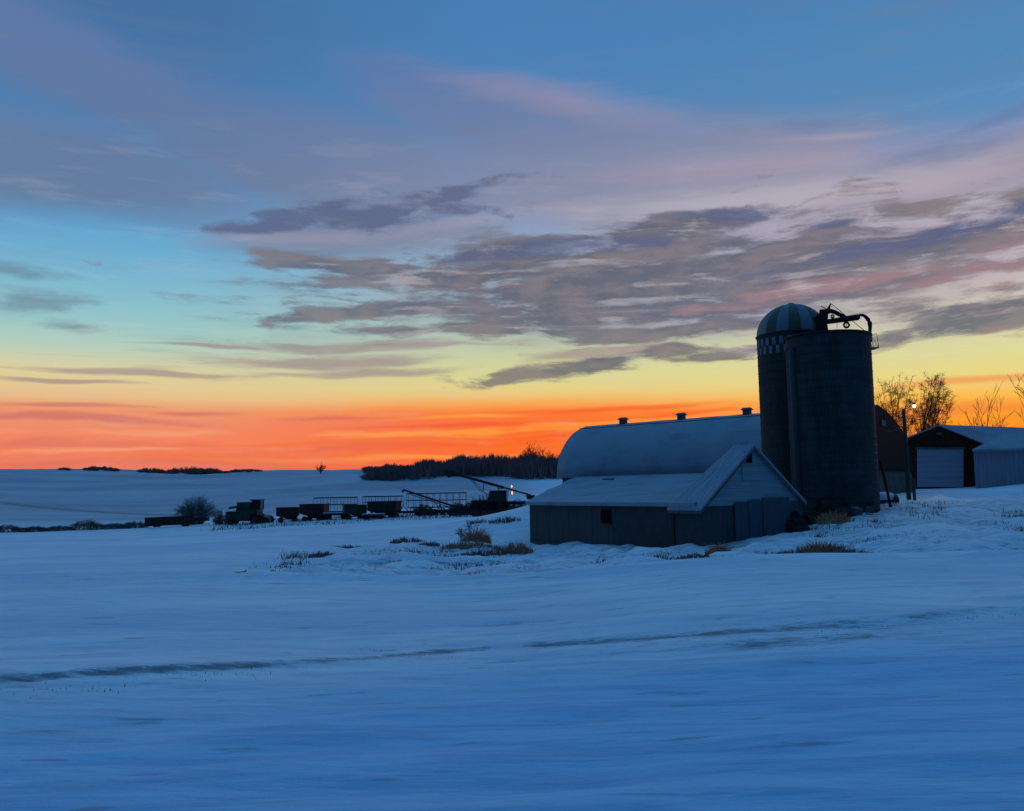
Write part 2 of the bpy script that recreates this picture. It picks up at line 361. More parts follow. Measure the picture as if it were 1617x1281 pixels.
# ------------------------------------------------------------------ mesh builder
class MB:
    def __init__(self):
        self.v = []; self.f = []; self.T = None
    def add(self, vs, fs):
        o = len(self.v)
        self.v.extend([tuple(p) for p in vs]); self.f.extend([tuple(i + o for i in q) for q in fs])
    def box(self, c, s, R=None):
        vs = []
        for sx in (-.5, .5):
            for sy in (-.5, .5):
                for sz in (-.5, .5):
                    p = Vector((sx * s[0], sy * s[1], sz * s[2]))
                    if R is not None:
                        p = R @ p
                    vs.append(Vector(c) + p)
        self.add(vs, [(0, 1, 3, 2), (4, 6, 7, 5), (0, 4, 5, 1), (2, 3, 7, 6), (0, 2, 6, 4), (1, 5, 7, 3)])
        return self
    def hexa(self, b4, t4):
        """box from four bottom and four top corners, same order"""
        self.add(list(b4) + list(t4), [(3, 2, 1, 0), (4, 5, 6, 7), (0, 1, 5, 4), (1, 2, 6, 5), (2, 3, 7, 6), (3, 0, 4, 7)])
        return self
    def tube(self, pts, rad, n=6, caps=True, closed=False):
        pts = [Vector(p) for p in pts]
        if not isinstance(rad, (list, tuple)):
            rad = [rad] * len(pts)
        rings = []
        m = len(pts)
        for i, p in enumerate(pts):
            if closed:
                d = pts[(i + 1) % m] - pts[i - 1]
            else:
                d = pts[min(i + 1, m - 1)] - pts[max(i - 1, 0)]
            if d.length < 1e-9:
                d = Vector((0, 0, 1))
            d.normalize()
            a = Vector((0, 0, 1)) if abs(d.z) < 0.92 else Vector((0, 1, 0))
            u = d.cross(a).normalized(); w = d.cross(u)
            rings.append([p + (u * math.cos(2 * math.pi * k / n) + w * math.sin(2 * math.pi * k / n)) * rad[i] for k in range(n)])
        vs = [q for r in rings for q in r]
        fs = []
        for i in range(m if closed else m - 1):
            j = (i + 1) % m
            for k in range(n):
                fs.append((i * n + k, i * n + (k + 1) % n, j * n + (k + 1) % n, j * n + k))
        if caps and not closed:
            fs.append(tuple(range(n))[::-1]); fs.append(tuple((m - 1) * n + k for k in range(n)))
        self.add(vs, fs)
        return self
    def lathe(self, c, prof, n=32, a0=0.0, a1=2 * math.pi):
        full = abs(a1 - a0 - 2 * math.pi) < 1e-6
        cols = n if full else n + 1
        vs = []
        for r, z in prof:
            for k in range(cols):
                a = a0 + (a1 - a0) * k / n
                vs.append((c[0] + r * math.cos(a), c[1] + r * math.sin(a), c[2] + z))
        fs = []
        for i in range(len(prof) - 1):
            for k in range(n):
                k2 = (k + 1) % cols
                fs.append((i * cols + k, i * cols + k2, (i + 1) * cols + k2, (i + 1) * cols + k))
        self.add(vs, fs)
        return self
    def wheel(self, c, r, w, n=20, axis='y'):
        prof = [(r * .62, -w * .5), (r * .93, -w * .5), (r, -w * .25), (r, w * .25), (r * .93, w * .5), (r * .62, w * .5), (r * .62, -w * .5)]
        m = MB().lathe((0, 0, 0), prof, n)
        for p in m.v:
            pass
        if axis == 'y':
            vs = [(c[0] + p[0], c[1] + p[2], c[2] + p[1]) for p in m.v]
        else:
            vs = [(c[0] + p[2], c[1] + p[0], c[2] + p[1]) for p in m.v]
        self.add(vs, m.f)
        return self
    def disc(self, c, r, w, n=16, axis='y'):
        prof = [(0.001, -w * .5), (r, -w * .5), (r, w * .5), (0.001, w * .5)]
        m = MB().lathe((0, 0, 0), prof, n)
        if axis == 'y':
            vs = [(c[0] + p[0], c[1] + p[2], c[2] + p[1]) for p in m.v]
        else:
            vs = [(c[0] + p[2], c[1] + p[0], c[2] + p[1]) for p in m.v]
        self.add(vs, m.f)
        return self
    def build(self, name, m, parent=None, world=False, smooth=False):
        vs = self.v
        if world and parent is not None:
            o = parent.location
            vs = [(p[0] - o.x, p[1] - o.y, p[2] - o.z) for p in vs]
        me = bpy.data.meshes.new(name)
        me.from_pydata([tuple(p) for p in vs], [], self.f)
        me.update()
        if smooth:
            me.polygons.foreach_set('use_smooth', [True] * len(me.polygons))
        me.materials.append(m)
        ob = bpy.data.objects.new(name, me)
        COL.objects.link(ob)
        if parent is not None:
            ob.parent = parent
        return ob

def tag(o, label=None, cat=None, group=None, kind=None):
    if label: o['label'] = label
    if cat: o['category'] = cat
    if group: o['group'] = group
    if kind: o['kind'] = kind
    return o
def thing(name, loc, label, cat, group=None, rz=0.0):
    o = bpy.data.objects.new(name, None)
    o.empty_display_size = 0.3
    COL.objects.link(o)
    o.location = loc; o.rotation_euler = (0, 0, rz)
    return tag(o, label, cat, group)
def copy_tree(o, parent=None):
    c = o.copy(); COL.objects.link(c)
    if parent is not None:
        c.parent = parent
    for ch in list(o.children):
        copy_tree(ch, c)
    return c

# ------------------------------------------------------------------ terrain
def val_noise(x, y, seed=0):
    xi = np.floor(x).astype(np.int64); yi = np.floor(y).astype(np.int64)
    xf = x - xi; yf = y - yi
    def h(a, b):
        n = (a * 374761393 + b * 668265263 + seed * 1442695) & 0xffffffff
        n = ((n ^ (n >> 13)) * 1274126177) & 0xffffffff
        return ((n ^ (n >> 16)) & 0xffff) / 65535.0
    u = xf * xf * (3 - 2 * xf); v = yf * yf * (3 - 2 * yf)
    a = h(xi, yi); b = h(xi + 1, yi); c = h(xi, yi + 1); d = h(xi + 1, yi + 1)
    return (a * (1 - u) + b * u) * (1 - v) + (c * (1 - u) + d * u) * v - 0.5
def fbm(x, y, octs=4, seed=0):
    s = 0; a = 1.0
    for k in range(octs):
        s = s + a * val_noise(x * 2 ** k + 17.3 * k, y * 2 ** k + 5.1 * k, seed + k)
        a *= 0.5
    return s

ctrl = []
def cp(px, py, D): ctrl.append(P(px, py, D))
def cz(x, y, z): ctrl.append(Vector((x, y, z)))
for x in (-40, 0, 40):
    cz(x, -25, -2.3); cz(x * .5, -8, -2.5); cz(x * .4, 0, -2.75)
for x in (-9, 0, 9):
    cz(x, 8, -3.05)
cz(-12, 14, -3.3); cz(0, 14, -3.25); cz(12, 14, -3.1)
cz(-16, 20, -3.5); cz(0, 20, -3.42); cz(16, 20, -3.05)
cz(-24, 28, -3.6); cz(0, 28, -3.55); cz(24, 28, -3.0)
cp(0, 915, 40); cp(400, 912, 38); cp(830, 908, 37.5); cp(1100, 888, 36.5); cp(1400, 878, 37); cp(1617, 870, 37)
cp(0, 862, 80); cp(250, 866, 72); cp(400, 860, 70); cp(560, 862, 68); cp(700, 858, 62); cp(837, 867, 63)
cp(960, 866, 55); cp(1080, 868, 50); cp(1157, 853, 51.5); cp(1245, 838, 54); cp(1310, 815, 56); cp(1400, 797, 60)
cp(1440, 785, 68); cp(1480, 769, 88); cp(1540, 770, 82); cp(1617, 764, 80); cp(1617, 830, 50); cp(1480, 830, 50); cp(1750, 760, 80)
cp(1300, 850, 47)
cp(0, 838, 135); cp(230, 833, 128); cp(430, 826, 117); cp(640, 818, 110); cp(830, 811, 105)
cp(0, 816, 190); cp(0, 794, 260); cp(330, 812, 195); cp(550, 800, 185); cp(700, 790, 190); cp(850, 780, 165)
cp(870, 790, 95); cp(1000, 800, 90)
for x, y, D in ((-300, 741, 520), (0, 741, 520), (110, 741, 520), (205, 743, 520), (320, 749, 500), (420, 743, 520), (520, 744, 500), (575, 742, 500), (0, 765, 380), (200, 768, 370), (400, 770, 340),
                (575, 757, 360), (640, 760, 350), (700, 757, 345), (790, 757, 350), (870, 764, 330), (770, 738, 470), (640, 742, 470), (880, 742, 450)):
    cp(x, y, D)
cp(1200, 748, 400); cp(1600, 745, 300); cp(1900, 745, 300)
for u in (-1.1, -.5, 0, .5, 1.1):
    cz(u * 1000, 1000, 6); cz(u * 3000, 3000, -10)
cz(-200, 150, -5); cz(200, 150, 1); cz(-120, 60, -4.5); cz(90, 50, -1.5)
CA = np.array([(c.x, c.y, c.z) for c in ctrl])
def warpc(x, y):
    yy = np.maximum(y, -28) + 32.0
    return np.clip(x / yy, -3, 3) * 2.2, np.log(yy)
cu, cv = warpc(CA[:, 0], CA[:, 1])
def tps(r2):
    return 0.5 * r2 * np.log(r2 + 1e-9)
N = len(CA)
K = tps((cu[:, None] - cu[None]) ** 2 + (cv[:, None] - cv[None]) ** 2) + np.eye(N) * 2e-4
A = np.zeros((N + 3, N + 3)); A[:N, :N] = K
Pm = np.stack([np.ones(N), cu, cv], 1); A[:N, N:] = Pm; A[N:, :N] = Pm.T
wts = np.linalg.solve(A, np.concatenate([CA[:, 2], np.zeros(3)]))
def G0(x, y):
    x = np.atleast_1d(np.asarray(x, float)); y = np.atleast_1d(np.asarray(y, float))
    u, v = warpc(x, y)
    out = wts[N] + wts[N + 1] * u + wts[N + 2] * v
    for i in range(N):
        out = out + wts[i] * tps((u - cu[i]) ** 2 + (v - cv[i]) ** 2)
    # drifts
    out = out + 0.16 * fbm(x / 9.0, y / 5.0, 3, 3) + 0.05 * fbm(x / 1.7, y / 0.9, 3, 9) * np.clip(1 - y / 120, 0, 1)
    far = np.clip((y - 150) / 200, 0, 1)
    out = out + far * 1.0 * fbm(x / 60.0, y / 60.0, 3, 5)
    return out
def G(x, y):
    return float(G0(x, y)[0])
def hit(px, py, dmax=900):
    d = ray(px, py); d = d / d.y
    ts = np.geomspace(5, dmax, 700)
    g = G0(ts * d.x, ts)
    below = np.where(ts * d.z < g)[0]
    if len(below) == 0:
        t = dmax
    else:
        i = below[0]
        a, b = (ts[i - 1] if i else 5), ts[i]
        t = (a + b) / 2
    return Vector((t * d.x, t, G(t * d.x, t)))
def on(px, D, py=800):
    """ground point under image column px at distance D"""
    d = ray(px, py); x = d.x / d.y * D
    return Vector((x, D, G(x, D)))

# polylines of worn ground / banks in world coordinates
def wl(pts, n=40):
    w = [hit(*p) for p in pts]
    out = []
    for a, b in zip(w[:-1], w[1:]):
        for k in range(n):
            out.append((a.x + (b.x - a.x) * k / n, a.y + (b.y - a.y) * k / n))
    return np.array(out)
line1 = wl([(-200, 1090), (0, 1079), (240, 1064), (480, 1046), (660, 1030), (830, 1018), (1000, 1008), (1200, 994), (1420, 978), (1617, 966), (1800, 955)])
line2 = wl([(330, 908), (480, 910), (650, 914), (830, 911), (960, 900), (1100, 888), (1250, 880), (1400, 878), (1617, 872), (1800, 866)])
line3 = wl([(-150, 785), (0, 793), (60, 801), (130, 807), (230, 812), (330, 814)], 30)
rut1 = wl([(420, 1012), (640, 1000), (830, 985), (1010, 975)])
rut2 = wl([(640, 948), (830, 938), (1010, 926), (1200, 920)])
rut3 = wl([(760, 1046), (1000, 1034), (1300, 1010), (1617, 990)])
def dist_to(line, x, y, signed=False):
    best = np.full(x.shape, 1e9); sg = np.zeros(x.shape)
    for lx, ly in line[::2]:
        d = np.hypot(x - lx, y - ly)
        m = d < best
        best = np.where(m, d, best); sg = np.where(m, np.sign(y - ly), sg)
    return (best * sg) if signed else best

def build_ground():
    rows = [-30, -20, -12, -6, -2, 1, 3]
    py = np.arange(1420, 800, -2.6)
    rows += list(3.4 * F / (py - YH))
    last = rows[-1]
    rows += list(np.geomspace(last * 1.02, 3000, 150))
    rows = np.array(rows)
    us = np.concatenate([np.linspace(-2.6, -0.68, 40)[:-1], np.linspace(-0.68, 0.68, 330), np.linspace(0.68, 2.6, 40)[1:]])
    Yg, Ug = np.meshgrid(rows, us, indexing='ij')
    Xg = Ug * (np.maximum(Yg, 0) + 8.0)
    x = Xg.ravel(); y = Yg.ravel()
    z = G0(x, y)
    wear = np.zeros(x.shape)
    # line 1: a low cut bank, its face and foot showing dead grass
    near = (y > 8) & (y < 32)
    s = np.full(x.shape, 1e3); s[near] = dist_to(line1, x[near], y[near], True)
    s2 = s + 0.14 * fbm(x / 2.5, y / 2.5, 3, 21)
    z = z + np.where(near, 0.16 * np.clip((s2 + 0.25) / 0.3, 0, 1) * np.clip(1 - (s2 - 2) / 5, 0, 1) * np.clip(0.35 + 1.4 * (fbm(x / 6, y / 6, 2, 33) + .35), 0.15, 1), 0)
    rgt = np.clip((x + 2) / 10, 0, 1)
    br = np.clip(0.72 + 0.9 * fbm(x / 3.5 + 40, y / 30.0, 3, 61), 0.15, 1.1)
    b1 = np.exp(-((s2 + 0.55 + 0.9 * rgt) / (1.05 + 1.1 * rgt)) ** 2) * (0.50 - 0.06 * rgt) * br
    b1 += np.exp(-((s2 + 0.12) / 0.16) ** 2) * 1.0 * np.clip(.75 + 1.3 * fbm(x / 2.0, y / 30.0, 3, 63), 0, 1.1)
    b1 += np.exp(-((s2 - 0.9) / 1.3) ** 2) * 0.18
    wear += np.where(near, b1, 0)
    for pl_, am in ((rut1, .62), (rut2, .55), (rut3, .55)):
        zone = (y > 10) & (y < 40)
        dd = np.full(x.shape, 1e3); dd[zone] = dist_to(pl_, x[zone], y[zone])
        dd = dd + .2 * fbm(x / 1.5, y / 1.5, 2, 85)
        k_ = np.exp(-(dd / .32) ** 2) * np.clip(.5 + 1.5 * fbm(x / 3.0, y / 20.0, 3, 87), 0, 1)
        wear += k_ * am; z = z - k_ * .06
    # line 2: far lip of the field, weeds behind it
    mid = (y > 28) & (y < 60)
    t = np.full(x.shape, 1e3); t[mid] = dist_to(line2, x[mid], y[mid], True)
    t2 = t + 0.6 * fbm(x / 3, y / 3, 3, 41)
    z = z + np.where(mid, 0.22 * np.exp(-((t2 + 0.6) / 0.9) ** 2), 0)
    z = z - np.where(mid, 0.20 * np.exp(-((t2 - 1.2) / 1.1) ** 2), 0)
    wear += np.where(mid, np.exp(-((t2 - 0.35) / 0.42) ** 2) * 0.8, 0)
    # weedy hummocks between the field lip and the sheds
    pxc = W0 / 2 + x / np.maximum(y, 1) * F
    patch = np.clip((pxc - 330) / 180, 0, 1) * ((t > 0.5) & (y > 36) & (y < 72)) * np.clip((74 - y) / 12, 0, 1)
    hum = fbm(x / 2.4, y / 1.6, 4, 51)
    z = z + patch * 0.62 * np.maximum(hum, -.35)
    wear += patch * (0.62 + 0.5 * np.clip(-hum, -1, 1))
    wear += np.where((y > 30) & (y < 42) & (pxc < 500) & (pxc > 40), 0.28, 0)
    far = (y > 150) & (y < 420) & (x < -40)
    d3 = np.full(x.shape, 1e3); d3[far] = dist_to(line3, x[far], y[far])
    wear += np.exp(-(d3 / (3.6 + 0 * y)) ** 2) * 1.3
    hill = np.clip((y - 140) / 40, 0, 1) * np.clip((-x + 12) / 20, 0, 1)
    crust = np.clip(1 - y / 40, 0, 1)
    z = z + crust * 0.09 * fbm(x / 2.6, y / 0.9, 4, 71) + np.clip(1 - y / 60, 0, 1) * 0.10 * fbm(x / 14.0, y / 2.6, 3, 73)
    # machinery yard edge
    wear += np.where((y > 98) & (y < 140) & (pxc > 350) & (pxc < 840), 0.35, 0)
    nr, nc = Yg.shape
    idx = np.arange(nr * nc).reshape(nr, nc)
    faces = np.stack([idx[:-1, :-1], idx[:-1, 1:], idx[1:, 1:], idx[1:, :-1]], -1).reshape(-1, 4)
    me = bpy.data.meshes.new('snow_field')
    me.vertices.add(len(x)); me.vertices.foreach_set('co', np.stack([x, y, z], 1).ravel())
    me.loops.add(faces.size); me.loops.foreach_set('vertex_index', faces.ravel())
    me.polygons.add(len(faces)); me.polygons.foreach_set('loop_start', np.arange(len(faces)) * 4)
    me.polygons.foreach_set('loop_total', np.full(len(faces), 4))
    me.update(); me.validate()
    me.polygons.foreach_set('use_smooth', [True] * len(me.polygons))
    at = me.attributes.new('wear', 'FLOAT', 'POINT')
    at.data.foreach_set('value', np.clip(wear, 0, 2).astype(np.float32))
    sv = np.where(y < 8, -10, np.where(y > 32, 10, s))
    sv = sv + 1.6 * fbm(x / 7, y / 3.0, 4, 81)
    at3 = me.attributes.new('near_dim', 'FLOAT', 'POINT')
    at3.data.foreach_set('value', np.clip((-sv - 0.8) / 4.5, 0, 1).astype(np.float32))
    at2 = me.attributes.new('stubble', 'FLOAT', 'POINT')
    at2.data.foreach_set('value', np.clip(hill, 0, 1).astype(np.float32))
    ob = bpy.data.objects.new('snow_ground', me); COL.objects.link(ob)
    ob['kind'] = 'structure'
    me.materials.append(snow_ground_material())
    return ob

def snow_ground_material():
    m = bpy.data.materials.new('field snow'); m.use_nodes = True
    t = NT(m.node_tree); b = m.node_tree.nodes['Principled BSDF']
    b.inputs['Roughness'].default_value = 0.62
    b.inputs['Specular IOR Level'].default_value = 0.25
    co = t.new('ShaderNodeTexCoord').outputs['Object']
    at = t.new('ShaderNodeAttribute', attribute_name='wear').outputs['Fac']
    rot = (0, 0, math.radians(-14))
    broad = t.noise(t.mapping(co, rot=rot, scale=(0.05, 0.22, 0.1)), 1.0, 6, 0.55).outputs['Fac']
    strk = t.noise(t.mapping(co, rot=rot, scale=(0.35, 2.2, 1)), 1.0, 8, 0.62, 0.4).outputs['Fac']
    fine = t.noise(t.mapping(co, scale=(2, 5, 2)), 1.0, 6, 0.6).outputs['Fac']
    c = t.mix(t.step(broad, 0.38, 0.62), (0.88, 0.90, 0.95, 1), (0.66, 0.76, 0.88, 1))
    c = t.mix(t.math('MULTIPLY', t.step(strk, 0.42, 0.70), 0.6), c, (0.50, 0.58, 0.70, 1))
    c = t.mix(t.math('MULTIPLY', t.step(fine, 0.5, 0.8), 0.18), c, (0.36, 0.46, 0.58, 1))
    dt = t.new('ShaderNodeAttribute', attribute_name='near_dim').outputs['Fac']
    c = t.mix(t.math('MULTIPLY', dt, 0.9), c, t.mix(t.step(strk, .4, .65), (0.36, 0.66, 0.90, 1), (0.26, 0.53, 0.78, 1)))  # dimmer, bluer light on the near snow painted into its colour
    # harvested rows on the far hill
    hl = t.new('ShaderNodeAttribute', attribute_name='stubble').outputs['Fac']
    sx = t.new('ShaderNodeSeparateXYZ'); t.l.new(co, sx.inputs[0])
    wob = t.noise(t.mapping(co, scale=(.012, .012, 0)), 1.0, 3, .5).outputs['Fac']
    rc = t.math('ADD', t.math('ADD', t.math('MULTIPLY', sx.outputs[0], 0.30), t.math('MULTIPLY', sx.outputs[1], -0.10)), t.math('MULTIPLY', wob, 4.0))
    rows = t.math('SINE', t.math('MULTIPLY', rc, 6.283))
    big = t.noise(t.mapping(co, scale=(.010, .022, 0)), 1.0, 5, .6).outputs['Fac']
    hf = t.math('MULTIPLY', hl, t.math('ADD', t.math('MULTIPLY', t.step(rows, -0.6, 1.0), 0.26), t.math('ADD', 0.38, t.math('MULTIPLY', t.step(big, .35, .65), .30))))
    c = t.mix(hf, c, (0.20, 0.24, 0.31, 1))
    # sparse stubble poking through everywhere
    sp = t.noise(t.mapping(co, rot=rot, scale=(0.55, 2.6, 1)), 1.0, 5, 0.6).outputs['Fac']
    c = t.mix(t.math('MULTIPLY', t.step(sp, 0.60, 0.70), 0.62), c, (0.20, 0.26, 0.33, 1))
    # worn places from the attribute, broken up by noise
    wnz = t.noise(t.mapping(co, rot=rot, scale=(0.7, 1.9, 1)), 1.0, 8, 0.68).outputs['Fac']
    wn2 = t.noise(t.mapping(co, rot=rot, scale=(2.2, 9.0, 1)), 1.0, 7, 0.7).outputs['Fac']
    wv = t.math('ADD', t.math('ADD', at, t.math('MULTIPLY', t.math('SUBTRACT', wnz, 0.5), 2.0)), t.math('MULTIPLY', t.math('SUBTRACT', wn2, 0.5), 2.6))
    wf = t.math('MULTIPLY', t.step(wv, 0.38, 1.25), t.step(at, 0.02, 0.2))
    wc = t.mix(t.step(fine, 0.4, 0.65), (0.12, 0.13, 0.15, 1), (0.27, 0.27, 0.31, 1))
    c = t.mix(t.math('MULTIPLY', wf, 0.85), c, wc)
    t.put(b.inputs['Base Color'], c)
    grain = t.noise(t.mapping(co, scale=(9, 16, 9)), 1.0, 5, 0.7).outputs['Fac']
    h = t.math('ADD', t.math('ADD', t.math('MULTIPLY', strk, 0.5), t.math('MULTIPLY', fine, 0.38)), t.math('MULTIPLY', grain, 0.12))
    bp = t.new('ShaderNodeBump'); bp.inputs['Strength'].default_value = 0.6; bp.inputs['Distance'].default_value = 0.30
    t.put(bp.inputs['Height'], h); t.l.new(bp.outputs[0], b.inputs['Normal'])
    return m
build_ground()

# ------------------------------------------------------------------ BARN with the long arched roof
def lerp(a, b, t): return a + (b - a) * t
RL, RR = P(926, 673, 91.2), P(1385, 638.5, 72.0)
RR.z = RL.z
ax = (RR - RL); LEN = ax.length; ax.normalize()
back = Vector((-ax.y, ax.x, 0)); back = back if back.y > 0 else -back
EAVE_Z = P(875, 755, 86).z
base_z = -3.4
barn = thing('barn', (RL.x, RL.y, G(RL.x, RL.y)), 'long old barn under a snow covered arched roof, dark red end wall beyond the silos', 'barn')
def arch(t0, half, side, a_off=1.25):
    """profile points from eave to ridge at a station along the axis"""
    S = [0, .03, .09, .19, .34, .46, .58, .78, .90, 1]
    Z = [0, .19, .40, .53, .69, .78, .85, .935, .97, 1]
    out = []
    for s, z in zip(S, Z):
        along = t0 * LEN + ((1 - s) * a_off if t0 < .5 else 0)
        p = RL + ax * along + back * (side * half * (1 - s))
        p.z = lerp(EAVE_Z, RL.z, z)
        out.append(p)
    return out
HF, HB = 5.2, 8.2
nst = 24
prof = []
rng = random.Random(4)
for i in range(nst + 1):
    t0 = i / nst
    a0 = 0.0
    S = [0, .03, .09, .19, .34, .46, .58, .78, .90, 1]
    Z = [0, .19, .40, .53, .69, .78, .85, .935, .97, 1]
    row = []
    for side, half in ((-1, HF), (1, HB)):
        r = []
        for s, z in zip(S, Z):
            p = RL + ax * (t0 * LEN + (1 - s) * a0) + back * (side * half * (1 - s))
            p.z = lerp(EAVE_Z, RL.z, z) + rng.uniform(-.02, .02)
            r.append(p)
        row.append(r)
    prof.append(row[0] + row[1][::-1][1:])
def shell(m, rows, thick):
    n = len(rows[0]); k = len(rows)
    cen = sum((p for p in rows[k // 2]), Vector()) / n
    top = [p for r in rows for p in r]
    bot = []
    for r in rows:
        c = sum(r, Vector()) / n; c.z = EAVE_Z - 1
        for p in r:
            d = (p - c); d = d - ax * d.dot(ax); d.normalize()
            bot.append(p - d * thick)
    fs = []
    o = len(top)
    for i in range(k - 1):
        for j in range(n - 1):
            a, b, c2, d2 = i * n + j, i * n + j + 1, (i + 1) * n + j + 1, (i + 1) * n + j
            fs.append((a, b, c2, d2)); fs.append((o + d2, o + c2, o + b, o + a))
    for j in range(n - 1):
        fs.append((j, o + j, o + j + 1, j + 1)); q = (k - 1) * n
        fs.append((q + j + 1, o + q + j + 1, o + q + j, q + j))
    for i in range(k - 1):
        fs.append((i * n, (i + 1) * n, o + (i + 1) * n, o + i * n)); e = n - 1
        fs.append((i * n + e, o + i * n + e, o + (i + 1) * n + e, (i + 1) * n + e))
    m.add(top + bot, fs)
m = MB(); shell(m, prof, 0.04)
roof = m.build('roof', M['roofsnow'], barn, True, True)
# faint ridge-side batten line that shows through the snow
m = MB()
pts = []
for i in range(nst + 1):
    p = prof[i][7]; pts.append(p + Vector((0, -.0, .012)))
m.tube(pts, 0.045, 5)
m.build('roof_seam', M['trim'], roof)
bpy.data.objects['roof_seam'].data.transform(Matrix.Translation(-barn.location))
# walls
inF = 0.35
def wcorner(along, side, half, z):
    p = RL + ax * along + back * (side * (half - inF)); p.z = z; return p
a0w, a1w = .5, LEN - .02
m = MB()
cs = [wcorner(a0w, -1, HF, base_z), wcorner(a1w, -1, HF, base_z), wcorner(a1w, 1, HB, base_z), wcorner(a0w, 1, HB, base_z)]
BLOCKZ = P(1410, 745, 75).z
mid_ = [Vector((p.x, p.y, BLOCKZ)) for p in cs]
m.hexa(cs, mid_)
m.build('block_footing', M['blockwall'], barn, True)
m = MB()
b2 = [Vector((p.x, p.y, BLOCKZ)) + (back * s * .06 + ax * q * .06) for p, s, q in zip(cs, (-1, -1, 1, 1), (-1, 1, 1, -1))]
t2_ = [Vector((p.x, p.y, EAVE_Z + .1)) for p in b2]
m.hexa(b2, t2_)
# end gables filling the arch
for along in (a0w + .1, a1w + .06):
    rowp = []
    S = [0, .03, .09, .19, .34, .46, .58, .78, .90, 1]; Z = [0, .19, .40, .53, .69, .78, .85, .935, .97, 1]
    for side, half in ((-1, HF), (1, HB)):
        r = []
        for s, z in zip(S, Z):
            p = RL + ax * along + back * (side * (half - .03) * (1 - s)); p.z = lerp(EAVE_Z, RL.z - .03, z); r.append(p)
        rowp.append(r)
    pl = rowp[0] + rowp[1][::-1][1:]
    n = len(pl)
    th = ax * (-0.12)
    m.add(pl + [p + th for p in pl], [tuple(range(n)), tuple(range(2 * n - 1, n - 1, -1))] + [(i, i + n, i + 1 + n, i + 1) for i in range(n - 1)])
wall = m.build('wall', M['barnred'], barn, True)
# small vent window in the arched end
p = RL + ax * (a1w + .12) + back * 1.0; p.z = RL.z - 1.5
Rb = Matrix.Rotation(math.atan2(ax.y, ax.x), 3, 'Z')
MB().box(p, (.06, .9, .5), Rb).build('gable_vent', M['trim'], barn, True)
# ventilators along the ridge
for px, py in ((984, 664), (1076, 658), (1180, 650.5)):
    d = ray(px, 660); k = None
    # intersect the ridge line with the plan direction
    tx = d.x / d.y
    s = (tx * RL.y - RL.x) / (ax.x - tx * ax.y)
    c = RL + ax * s
    m = MB()
    m.box(c + Vector((0, 0, .16)), (.62, .55, .42), Rb)
    v = m.build('ventilator', M['trim'], roof); v.data.transform(Matrix.Translation(-barn.location))
    m = MB(); w = .46
    q = [c + Rb @ Vector((sx * w, sy * w, .37)) for sx, sy in ((-1, -1), (1, -1), (1, 1), (-1, 1))]
    q2 = [c + Rb @ Vector((sx * w * .7, sy * w * .35, .58)) for sx, sy in ((-1, -1), (1, -1), (1, 1), (-1, 1))]
    m.hexa(q, q2)
    cpn = m.build('ventilator_hood', M['trim'], v); cpn.data.transform(Matrix.Translation(-barn.location))

# ------------------------------------------------------------------ gabled cattle shed in front of the barn
Nn = P(1108, 797, 50.0)
def on_ray_from(p0, dirv, px):
    tx = ray(px, 790); tx = tx.x / tx.y
    s = (tx * p0.y - p0.x) / (dirv.x - tx * dirv.y)
    return s
ed = Vector((.87, .5, 0)).normalized(); ld = Vector((-.5, .87, 0)).normalized()
wE = on_ray_from(Nn, ed, 1265); lL = on_ray_from(Nn, ld, 836)
EZ = Nn.z
apexD = (Nn + ed * wE / 2).y
AZt = P(1187, 704, apexD).z
shed = thing('cattle_shed', (Nn.x, Nn.y, G(Nn.x, Nn.y)), 'low gabled cattle shed with snowy roof and pale gable in front of the barn', 'shed')
def S3(a, l, z):
    p = Nn + ed * a + ld * l; p.z = z; return p
oh = .35
mw = wE / 2
slope = (AZt - EZ) / mw
m = MB()
# roof snow: two slabs with a subdivided wavy surface
def slab(m, a0, a1, z0, z1, l0, l1, th, seed, na=10, nl=26, back_top=None):
    rg = random.Random(seed)
    top = []; bot = []
    for i in range(na + 1):
        for j in range(nl + 1):
            fa = i / na; fl = j / nl
            w = rg.uniform(-.035, .035) if 0 < j < nl else rg.uniform(-.02, .02)
            z = lerp(z0, z1, fa)
            le = l1 if back_top is None else lerp(l1, back_top, fa)
            q = S3(lerp(a0, a1, fa), lerp(l0, le, fl), z + w)
            top.append(q); bot.append(S3(lerp(a0, a1, fa), lerp(l0, le, fl), z - th))
    n = nl + 1; o = len(top); fs = []
    for i in range(na):
        for j in range(nl):
            a, b, c, d = i * n + j, i * n + j + 1, (i + 1) * n + j + 1, (i + 1) * n + j
            fs += [(a, b, c, d), (o + d, o + c, o + b, o + a)]
    for j in range(nl):
        q = na * n
        fs += [(j, o + j, o + j + 1, j + 1), (q + j + 1, o + q + j + 1, o + q + j, q + j)]
    for i in range(na):
        e = nl
        fs += [(i * n, (i + 1) * n, o + (i + 1) * n, o + i * n), (i * n + e, o + i * n + e, o + (i + 1) * n + e, (i + 1) * n + e)]
    m.add(top + bot, fs)
slab(m, -oh, mw, EZ - oh * slope + .12, AZt + .10, -.3, 2.6, .16, 1, back_top=1.4)
slab(m, wE + oh * .4, mw, EZ - oh * .4 * slope + .12, AZt + .10, -.3, 2.6, .16, 2, back_top=1.4)
sroof = m.build('roof', M['roofsnow'], shed, True)
def barn_eave(px):
    d = ray(px, 755); tx = d.x / d.y
    o = RL - back * HF
    q = (tx * o.y - o.x) / (ax.x - tx * ax.y)
    p = o + ax * q + back * .3; p.z = EAVE_Z + .02
    return p
lo0 = S3(-oh * .9, lL + .1, EZ + .02); lo1 = S3(-oh * .9, .2, EZ + .02)
hi0, hi1 = barn_eave(907), barn_eave(1235)
rg = random.Random(12); top = []; bot = []; na, nl = 22, 34
